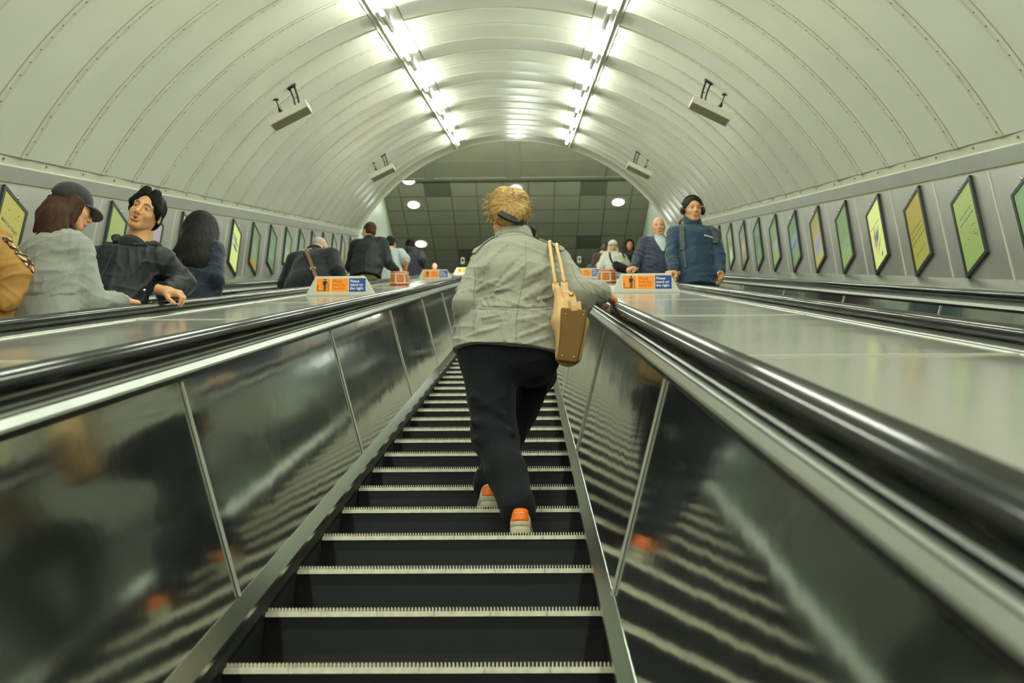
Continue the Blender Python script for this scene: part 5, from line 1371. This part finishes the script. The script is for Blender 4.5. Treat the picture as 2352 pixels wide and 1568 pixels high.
F.cone(hw(.062, .02, .0), hw(.068, .025, -.10), .030, .016, .02); F.cone(hw(.07, -.01, .01), hw(.07, -.02, -.08), .03, .03, .02); F.wave(.003, 55, 6, (1, 1, .3)); mk('hair', F.mesh(), M['hair_auburn'], p['root'])
b = MB()
for s_ in (-1, 1):
    q = [hw(s_*.033+.024*cos(a), .104, -.002+.020*sin(a)) for a in np.linspace(0, 2*pi, 17)]; b.tube(q, .0028, 6, cap=False)
    b.tube([hw(s_*.055, .102, .004), hw(s_*.078, .05, .004), hw(s_*.082, -.01, .004)], .0026, 6)
b.tube([hw(-.01, .106, .002), hw(.01, .106, .002)], .0025, 6); b.build('glasses', M['glasses_black'], p['root'], smooth=True)
b = MB(); d = p['WR']-p['ER']; d /= np.linalg.norm(d); b.tube([p['WR']-d*.045, p['WR']-d*.015, p['WR']+d*.004], [.037, .036, .034], 16); b.build('cuff', M['c_cream'], p['upper'], smooth=True)
F = Field(p['P0']-.3, p['P0']+.35, .007); F.cone(p['P0']-p['u']*.06, p['P0']+p['u']*.05, .150, .140, 0, p['r'], 1.35); F.wave(.004, 14, 2); F.halfspace(p['P0']-p['u']*.055, -p['u']); mk('undershirt', F.mesh(), M['c_grey'], p['root'])
# --- person in the tan coat at the very edge
Y = 4.00
h = at(-78, 470, Y)
p = person('person in a tan coat with a plaid-lined hood, cut off by the left picture edge', h, ft(-2.25, Y), 1.68, yaw=-8, group=GL, skinm='skin_fair', top='c_tan', bottom='c_tan', res=.0075, hres=.006,
           loose=.04, wide=1.12, hem=-.25, face=False, wav=.008, pel=at(-62, 790, 4.0), RH=at(-10, 745, 4.25), sh_drop=.04, legs=None)
hair(p, 'short', 'hair_brown', .006)
F = Field(at(35, 620, 3.95)-.3, at(35, 620, 3.95)+.3, .0055)
F.cone(at(-8, 575, 3.92), at(34, 630, 3.90), .075, .075, 0, (0, 1, 0), .7); F.cone(at(34, 630, 3.90), at(18, 690, 3.90), .075, .06, .04, (0, 1, 0), .7); F.cone(at(-25, 545, 3.94), at(-8, 575, 3.92), .05, .07, .03); F.wave(.008, 26, 4)
cape = mk('hood', F.mesh(), M['c_tan'], p['root']); bvc = bvh_of(cape)
# plaid band along its edge
pm = mat('plaid', srgb(150, 96, 46), rough=.85); N = pm.node_tree.nodes; L = pm.node_tree.links
tc = N.new('ShaderNodeTexCoord'); last = None; cols = [(srgb(34, 26, 22), 95, 0), (srgb(214, 196, 150), 190, 1), (srgb(40, 30, 26), 140, 2)]
prev = None
for cc, sc, axx in cols:
    wv = N.new('ShaderNodeTexWave'); wv.wave_type = 'BANDS'; wv.bands_direction = 'XYZ'[axx]; wv.inputs['Scale'].default_value = sc*.055; L.new(tc.outputs['Object'], wv.inputs[0])
    mr = N.new('ShaderNodeMapRange'); mr.inputs['From Min'].default_value = .72; mr.inputs['From Max'].default_value = .78; L.new(wv.outputs['Fac'], mr.inputs[0])
    mx = N.new('ShaderNodeMix'); mx.data_type = 'RGBA'; mx.inputs[7].default_value = cc; L.new(mr.outputs[0], mx.inputs[0])
    if prev is None: mx.inputs[6].default_value = srgb(150, 96, 46)
    else: L.new(prev, mx.inputs[6])
    prev = mx.outputs[2]
L.new(prev, N['Principled BSDF'].inputs['Base Color'])
band_on(bvc, [at(a, b_, 3.75) for a, b_ in ((14, 548), (40, 578), (62, 600), (76, 625), (78, 650), (70, 668))], .021, .003, pm, cape, 'plaid_lining', n=5)
# --- woman with long black hair
Y = 6.05
h = at(463, 532, Y)
p = person('woman with very long black hair and a navy jacket behind the young man', h, ft(-2.06, Y), 1.64, yaw=-22, hyaw=-30, hpitch=8, group=GL, skinm='skin_light', female=True, top='c_denim', bottom='c_denim',
           res=.008, hres=.005, loose=.035, RH=at(494, 684, 6.15), Rd=RD(-1, (.5, .8, .2)), hem=-.08, face=False, pole_r=(.3, -.4, -1), pel=at(438, 700, 6.0))
F = Field(h-np.array([.5, .45, .65]), h+np.array([.3, .3, .25]), .007)
F.ell(h+np.array([0, -.02, .03]), (.105, .115, .115), 0)
for (a, b_, e, yy) in ((463, 545, .095, -.05), (448, 575, .10, -.10), (440, 605, .085, -.12), (462, 600, .085, -.12), (455, 618, .05, -.12), (470, 572, .085, -.08)): F.cone(h+np.array([0, -.03, 0]), at(a, b_, Y+yy), .09, e, .05)
for (a, b_) in ((415, 565), (405, 580), (398, 590), (420, 600), (432, 622)): F.cone(at(448, 545, Y-.08), at(a, b_, Y-.10), .06, .018, .04)
F.cone(at(462, 600, Y-.12), at(465, 622, Y-.13), .06, .03, .04); F.cone(at(478, 520, Y), at(487, 560, Y+.03), .045, .03, .03)
F.wave(.003, 50, 6, (1, 1, .2)); mk('hair', F.mesh(), M['hair_black'], p['root'])
b = MB(); b.tube([at(489, 668, 6.0), at(497, 668, 6.0)], .006, 6); b.tube([at(489, 676, 6.0), at(497, 676, 6.0)], .006, 6); b.build('bracelet', M['gold'], p['root'])
# --- bald man in the black coat
Y = 9.30
h = at(733, 570, Y)
p = person('bald man in a black wool coat with a brown bag strap across his back', h, ft(-2.06, Y-.15), 1.76, yaw=-12, hyaw=-25, hpitch=-30, group=GL, skinm='skin_old', top='c_blackwool', bottom='c_black', res=.009, hres=.0055,
           loose=.055, wide=1.25, hem=-.35, face=False, neck=-.015, wav=.0025, RH=at(800, 672, 9.25), Rd=RD(-1, (.6, .75, .2)), pole_r=(.4, -.3, -1), belly=.03, collar=.03, pel=at(708, 700, 9.1))
hair(p, 'fringe', 'hair_grey', .006); bv = bvh_of(p['upper'])
root = empty('crossbody_bag', at(745, 655, 9.05)); tag(root, 'brown leather bag with a long strap over the back of the bald man', 'bag')
band_on(bv, [at(a, b_, 8.4) for a, b_ in ((697, 556), (703, 575), (714, 603), (722, 628), (730, 650))], .017, .004, M['bag_strap'] if 'bag_strap' in M else cmat('bag_strap', (112, 76, 50), rough=.6), root, 'strap', lift=.008)
F = Field(at(740, 655, 8.95)-.25, at(740, 655, 8.95)+.25, .007); F.cone(at(731, 650, 8.95), at(748, 652, 8.95), .055, .055, 0); F.cone(at(738, 670, 8.95), at(750, 672, 8.95), .09, .09, .03); mk('body', F.mesh(), M['bag_strap'], root)
for a, b_ in ((704, 578), (719, 620)):
    q = drape(bv, [at(a, b_, 8.4)], (0, 1, 0), .016)
    if q:
        b = MB(); cc = q[0][0]; b.tube([cc+np.array([.026*cos(t), -.004, .016*sin(t)]) for t in np.linspace(0, 2*pi, 13)], .005, 6, cap=False); b.build('buckle', M['chrome'], root, smooth=True)
# --- man in the bomber jacket
Y = 12.4
h = at(848, 532, Y)
p = person('brown-haired man with glasses in a black bomber jacket and olive trousers', h, ft(-2.1, Y), 1.86, yaw=-10, hyaw=38, hpitch=0, group=GL, skinm='skin_fair', top='c_shell', bottom='c_olive', res=.011, hres=.006,
           loose=.05, wide=1.12, hem=.04, face=False, RH=at(914, 624, 12.6), Rd=RD(-1, (.6, .7, .2)), pole_r=(.1, -.2, -1), LH=at(838, 636, 12.75), pole_l=(-1, -.3, -.3), pel=at(838, 645, 12.3), collar=.012)
hair(p, 'short', 'hair_brown', .006)
hw = lambda x, y, z: p['hc']+p['HR']@(np.array([x, y, z])*p['k'])
b = MB()
for s_ in (-1, 1): b.tube([hw(s_*.033+.024*cos(a), .104, -.002+.020*sin(a)) for a in np.linspace(0, 2*pi, 13)], .003, 5, cap=False); b.tube([hw(s_*.055, .102, .004), hw(s_*.082, -.01, .004)], .003, 5)
b.build('glasses', M['glasses_black'], p['root'])
# --- man in the pale T-shirt
Y = 14.4
h = at(898, 560, Y)
p = person('dark-haired man in a pale grey T-shirt with one hand on the handrail', h, ft(-2.05, Y), 1.78, yaw=-8, hyaw=-14, group=GL, skinm='skin_tan', top='c_tee', bottom='c_tee', res=.011, hres=.006, short=True, loose=.045, wide=1.1, hem=-.25, face=False,
           RH=at(927, 633, 14.4), Rd=RD(-1, (.7, .6, .2)), pole_r=(.4, -.3, -1), pel=at(893, 655, 14.2))
hair(p, 'short', 'hair_black', .006)
# --- man in the hooded coat
Y = 17.0
h = at(942, 566, Y)
p = person('man in a dark slate hooded coat nearest the top of the left escalator', h, ft(-2.08, Y), 1.80, yaw=-6, hyaw=8, hpitch=-8, group=GL, skinm='skin_tan', top='c_slate', bottom='c_black', res=.012, hres=.007, loose=.055, wide=1.15, hem=-.4, face=False,
           RH=at(971, 622, 17.0), Rd=RD(-1, (.7, .6, .2)), pole_r=(.3, -.4, -1), hood=True, pel=at(946, 650, 16.9))
hair(p, 'short', 'hair_black', .007, th=.016)
# --- far head over the deck sign
Y = 21.6
h = at(998, 613, Y)
p = person('far passenger with pinkish hair whose head shows above the second left sign', h, ft(-2.0, Y, 0), 1.30, yaw=170, group=GL, skinm='skin_tan', top='c_grey', bottom='c_black', res=.014, hres=.008, female=True, loose=.03)
cmat('hair_pink', (196, 168, 190), rough=.6); hair(p, 'short', 'hair_pink', .008)
# ---------------- right escalator
# --- man with headphones
Y = 8.55
h = at(1591, 482, Y)
p = person('dark-haired man with black headphones and a petrol blue jacket on the right escalator', h, ft(1.96, Y), 1.87, yaw=184, hyaw=188, hpitch=-20, hroll=2, group=GR, skinm='skin_light', top='c_bluejkt', bottom='c_denim', res=.0075, hres=.0036,
           loose=.030, wide=1.02, sh_drop=.03, hem=-.06, RH=at(1549, 628, 8.42), Rd=RD(-1, (-.7, -.6, -.3)), pole_r=(-.5, .3, -1), LH=at(1658, 640, 8.42), pole_l=(1, .5, -.3), wav=.0045, pel=at(1603, 652, 8.55), neckopen=True)
hair(p, 'short', 'hair_dark', .004, line=.082, th=.007); hw = lambda x, y, z: p['hc']+p['HR']@(np.array([x, y, z])*p['k']); nk = p['nk']; bv = bvh_of(p['upper'])
F = Field(nk-.2, nk+.2, .0055); F.cone(nk-p['u']*.03+p['f']*.012, nk+p['u']*.065+p['f']*.025, .092, .076, 0, p['r'], 1.12); F.cone(nk+p['f']*.02+p['u']*.02, p['hc'], .060, .072, .004, mode='sub'); F.halfspace(nk+p['u']*.068, p['u'], .01); F.wave(.003, 18, 3); mk('collar', F.mesh(), M['c_bluejkt'], p['upper'])
b = MB(); b.tube([hw(.098*cos(a), -.005, .030+.108*sin(a)) for a in np.linspace(.10, pi-.10, 17)], .0085, 8); hb = b.build('headphones', M['headphone_black'], p['root'], smooth=True)
for s_ in (-1, 1): b = MB(); ellip(b, hw(s_*.096, .0, -.006), np.array([.024, .036, .044]), p['HR'], 14, 8); b.build('ear_cup', M['headphone_black'], hb, smooth=True)
b = MB(); q = [x for x, _ in drape(bv, [nk+p['f']*.3-p['u']*t for t in (.02, .08, .15, .2)], -p['f'], .003)]
if len(q) > 2: b.tube(q, .003, 6); b.build('zip', M['black_gap'], p['upper'])
band_on(bv, [at(a, b_, 8.0) for a, b_ in ((1617, 540), (1628, 543), (1638, 547))], .006, .001, M['sign_white'], p['upper'], 'chest_stripe', lift=.004)
root = empty('backpack', at(1590, 600, 8.9)); tag(root, 'grey backpack worn by the man with headphones, its straps over his shoulders', 'backpack')
for nm, pts in (('strap', ((1566, 519), (1567, 535), (1569, 560), (1568, 575))), ('strap', ((1632, 524), (1641, 540), (1644, 560)))): band_on(bv, [at(a, b_, 8.0) for a, b_ in pts], .024, .006, M['c_greystrap'], root, nm, lift=.010)
band_on(bv, [at(a, b_, 8.0) for a, b_ in ((1570, 575), (1574, 600), (1576, 614))], .010, .003, M['c_greystrap'], root, 'webbing', lift=.008)
F = Field(h-.6, h+.6, .014); cb = p['chest']-p['f']*.24-p['u']*.05; F.cone(cb+p['u']*.12, cb-p['u']*.18, .12, .13, 0, p['r'], 1.25); mk('pack', F.mesh(), M['c_greystrap'], root)
# --- old man in the suit
Y = 11.1
h = at(1513, 521, Y)
p = person('white-haired old man in a dark blue-grey suit and open-necked pale shirt', h, ft(1.98, Y), 1.80, yaw=186, hyaw=176, hpitch=-20, group=GR, skinm='skin_old', top='c_suit', bottom='c_suit', res=.0085, hres=.0042, loose=.045, wide=1.08, hem=-.14,
           RH=at(1452, 628, 10.9), Rd=RD(-1, (-.75, -.5, -.3)), pole_r=(-.5, .3, -1), LH=at(1555, 640, 11.0), brow='brow_grey', pel=at(1508, 655, 11.1), belly=.02)
hair(p, 'fringe', 'hair_grey', .0055); bv = bvh_all(p['upper'], p['body']); nk = p['nk']
patch(bv, [(538, 1499, 1527), (545, 1501, 1528), (553, 1505, 1528), (561, 1510, 1528), (569, 1515, 1527), (577, 1521, 1525)], M['c_shirt'], p['upper'], 'shirt', 10.4, .010)
seam(bv, [at(a, b_, 10.4) for a, b_ in ((1499, 536), (1506, 553), (1514, 567), (1523, 580), (1522, 610), (1517, 640))], M['dark_cloth'], p['upper'], .0035, name='lapel_edge')
seam(bv, [at(a, b_, 10.4) for a, b_ in ((1528, 538), (1529, 558), (1524, 580))], M['dark_cloth'], p['upper'], .0035, name='lapel_edge')
for s_, pp in ((-1, ((1500, 533), (1507, 545), (1512, 541))), (1, ((1526, 533), (1519, 545), (1514, 541)))): band_on(bv, [at(a, b_, 10.4) for a, b_ in pp], .010, .003, M['c_shirt'], p['upper'], 'shirt_collar', lift=.012)
band_on(bv, [at(1531, 545, 10.4), at(1533, 546, 10.4), at(1535, 547, 10.4)], .004, .002, M['chrome'], p['upper'], 'lapel_pin', lift=.006)
# --- someone glimpsed between the two
Y = 10.2
h = at(1577, 520, Y)
p = person('passenger with brown hair glimpsed behind the shoulder of the man with headphones', h, ft(2.12, Y), 1.68, yaw=186, hyaw=170, group=GR, skinm='skin_fair', top='c_maroon', bottom='c_black', res=.012, hres=.006, female=True, loose=.03)
hair(p, 'long', 'hair_brown', .007)
# --- woman in white
Y = 17.2
h = at(1408, 568, Y)
p = person('woman in a white knitted hat and white padded jacket on the right escalator', h, ft(1.98, Y), 1.68, yaw=184, hyaw=172, hpitch=-18, group=GR, skinm='skin_light', female=True, top='c_white', bottom='c_black', res=.010, hres=.0055, loose=.07, wide=1.1, hem=-.02,
           RH=at(1379, 618, 17.0), Rd=RD(-1, (-.7, -.5, -.3)), pole_r=(-.6, .2, -1), LH=at(1446, 612, 17.1), pole_l=(.6, .2, -1), wav=.010, pel=at(1413, 640, 17.2))
F = Field((-.16, -.16, -.1), (.16, .16, .22), .006); F.ell((0, -.012, .060), (.100, .118, .100), 0); F.halfspace((0, 0, .045), (0, -.12, -1), .01); v_, f_ = F.mesh(); hat = mk('knitted_hat', xf((v_*p['k'], f_), p['HR'], p['hc']), M['c_white'], p['root'])
F = Field((-.2, -.2, -.25), (.2, .2, .1), .007); F.ell((0, -.04, -.05), (.11, .09, .12), 0); F.ell((0, .09, -.02), (.070, .085, .095), .01, mode='sub'); F.cone((-.07, .05, -.15), (.07, .05, -.15), .06, .06, .03); F.cone((.085, .03, .02), (.10, .02, -.12), .025, .03, .02); F.wave(.005, 35, 2); v_, f_ = F.mesh(); mk('scarf', xf((v_*p['k'], f_), p['HR'], p['hc']), M['c_white'], p['root'])
root = empty('belt_bag', at(1430, 625, 16.9)); tag(root, 'black cross-body bag on the front of the woman in white', 'bag')
F = Field(at(1428, 615, 16.9)-.35, at(1428, 615, 16.9)+.35, .009); F.cone(at(1415, 608, 16.88), at(1440, 618, 16.9), .075, .07, 0, f=1); F.cone(at(1418, 615, 16.88), at(1436, 620, 16.9), .075, .07, .03); mk('body', F.mesh(), M['c_black'], root)
bv = bvh_of(p['upper']); band_on(bv, [at(a, b_, 16.4) for a, b_ in ((1400, 580), (1402, 592), (1407, 605))], .018, .004, M['c_black'], root, 'strap', lift=.01)
band_on(bv, [at(a, b_, 16.4) for a, b_ in ((1425, 576), (1430, 582), (1433, 592))], .02, .004, M['c_black'], root, 'strap', lift=.01)
# --- dark-haired woman
Y = 18.0
h = at(1446, 562, Y)
p = person('woman with long dark hair in a black top behind the woman in white', h, ft(2.3, Y), 1.70, yaw=180, hyaw=176, hpitch=-18, group=GR, skinm='skin_tan', female=True, top='c_black', bottom='c_black', res=.012, hres=.0055, loose=.03, pel=at(1450, 640, 18.0))
hair(p, 'long', 'hair_black', .007)
# --- person in maroon with a pale scarf
Y = 18.6
h = at(1388, 568, Y)
p = person('dark-skinned person in a maroon jacket and pale scarf behind the woman in white', h, ft(1.93, Y), 1.70, yaw=182, hyaw=176, hpitch=-15, group=GR, skinm='skin_dark', top='c_maroon', bottom='c_black', res=.012, hres=.007, loose=.05, pel=at(1384, 640, 18.6))
hair(p, 'short', 'hair_black', .008)
F = Field((-.2, -.2, -.25), (.2, .2, .1), .008); F.cone((-.06, .05, -.14), (.06, .05, -.14), .05, .05, 0); F.ell((0, -.02, -.13), (.09, .09, .05), .02); v_, f_ = F.mesh(); mk('scarf', xf((v_*p['k'], f_), p['HR'], p['hc']), M['c_beige'], p['root'])
# --- small passenger with a dark hat
Y = 22.3
h = at(1366, 600, Y)
p = person('small far passenger in a dark hat and blue jacket left of the person in maroon', h, ft(2.0, Y), 1.42, yaw=180, group=GR, skinm='skin_tan', top='c_slate', bottom='c_black', res=.014, hres=.008, loose=.04)
hair(p, 'short', 'hair_black', .009, th=.022, name='hat')
# --- dark head further up the middle escalator
Y = 13.2
h = at(1219, 540, Y)
p = person('dark-haired passenger farther up the middle escalator, just past the blonde woman', h, ft(float(h[0]), Y), float((h-ft(.1, Y))[2]+.12), yaw=0, skinm='skin_tan', top='c_black', bottom='c_black', res=.014, hres=.008, loose=.04)
hair(p, 'short', 'hair_black', .009)
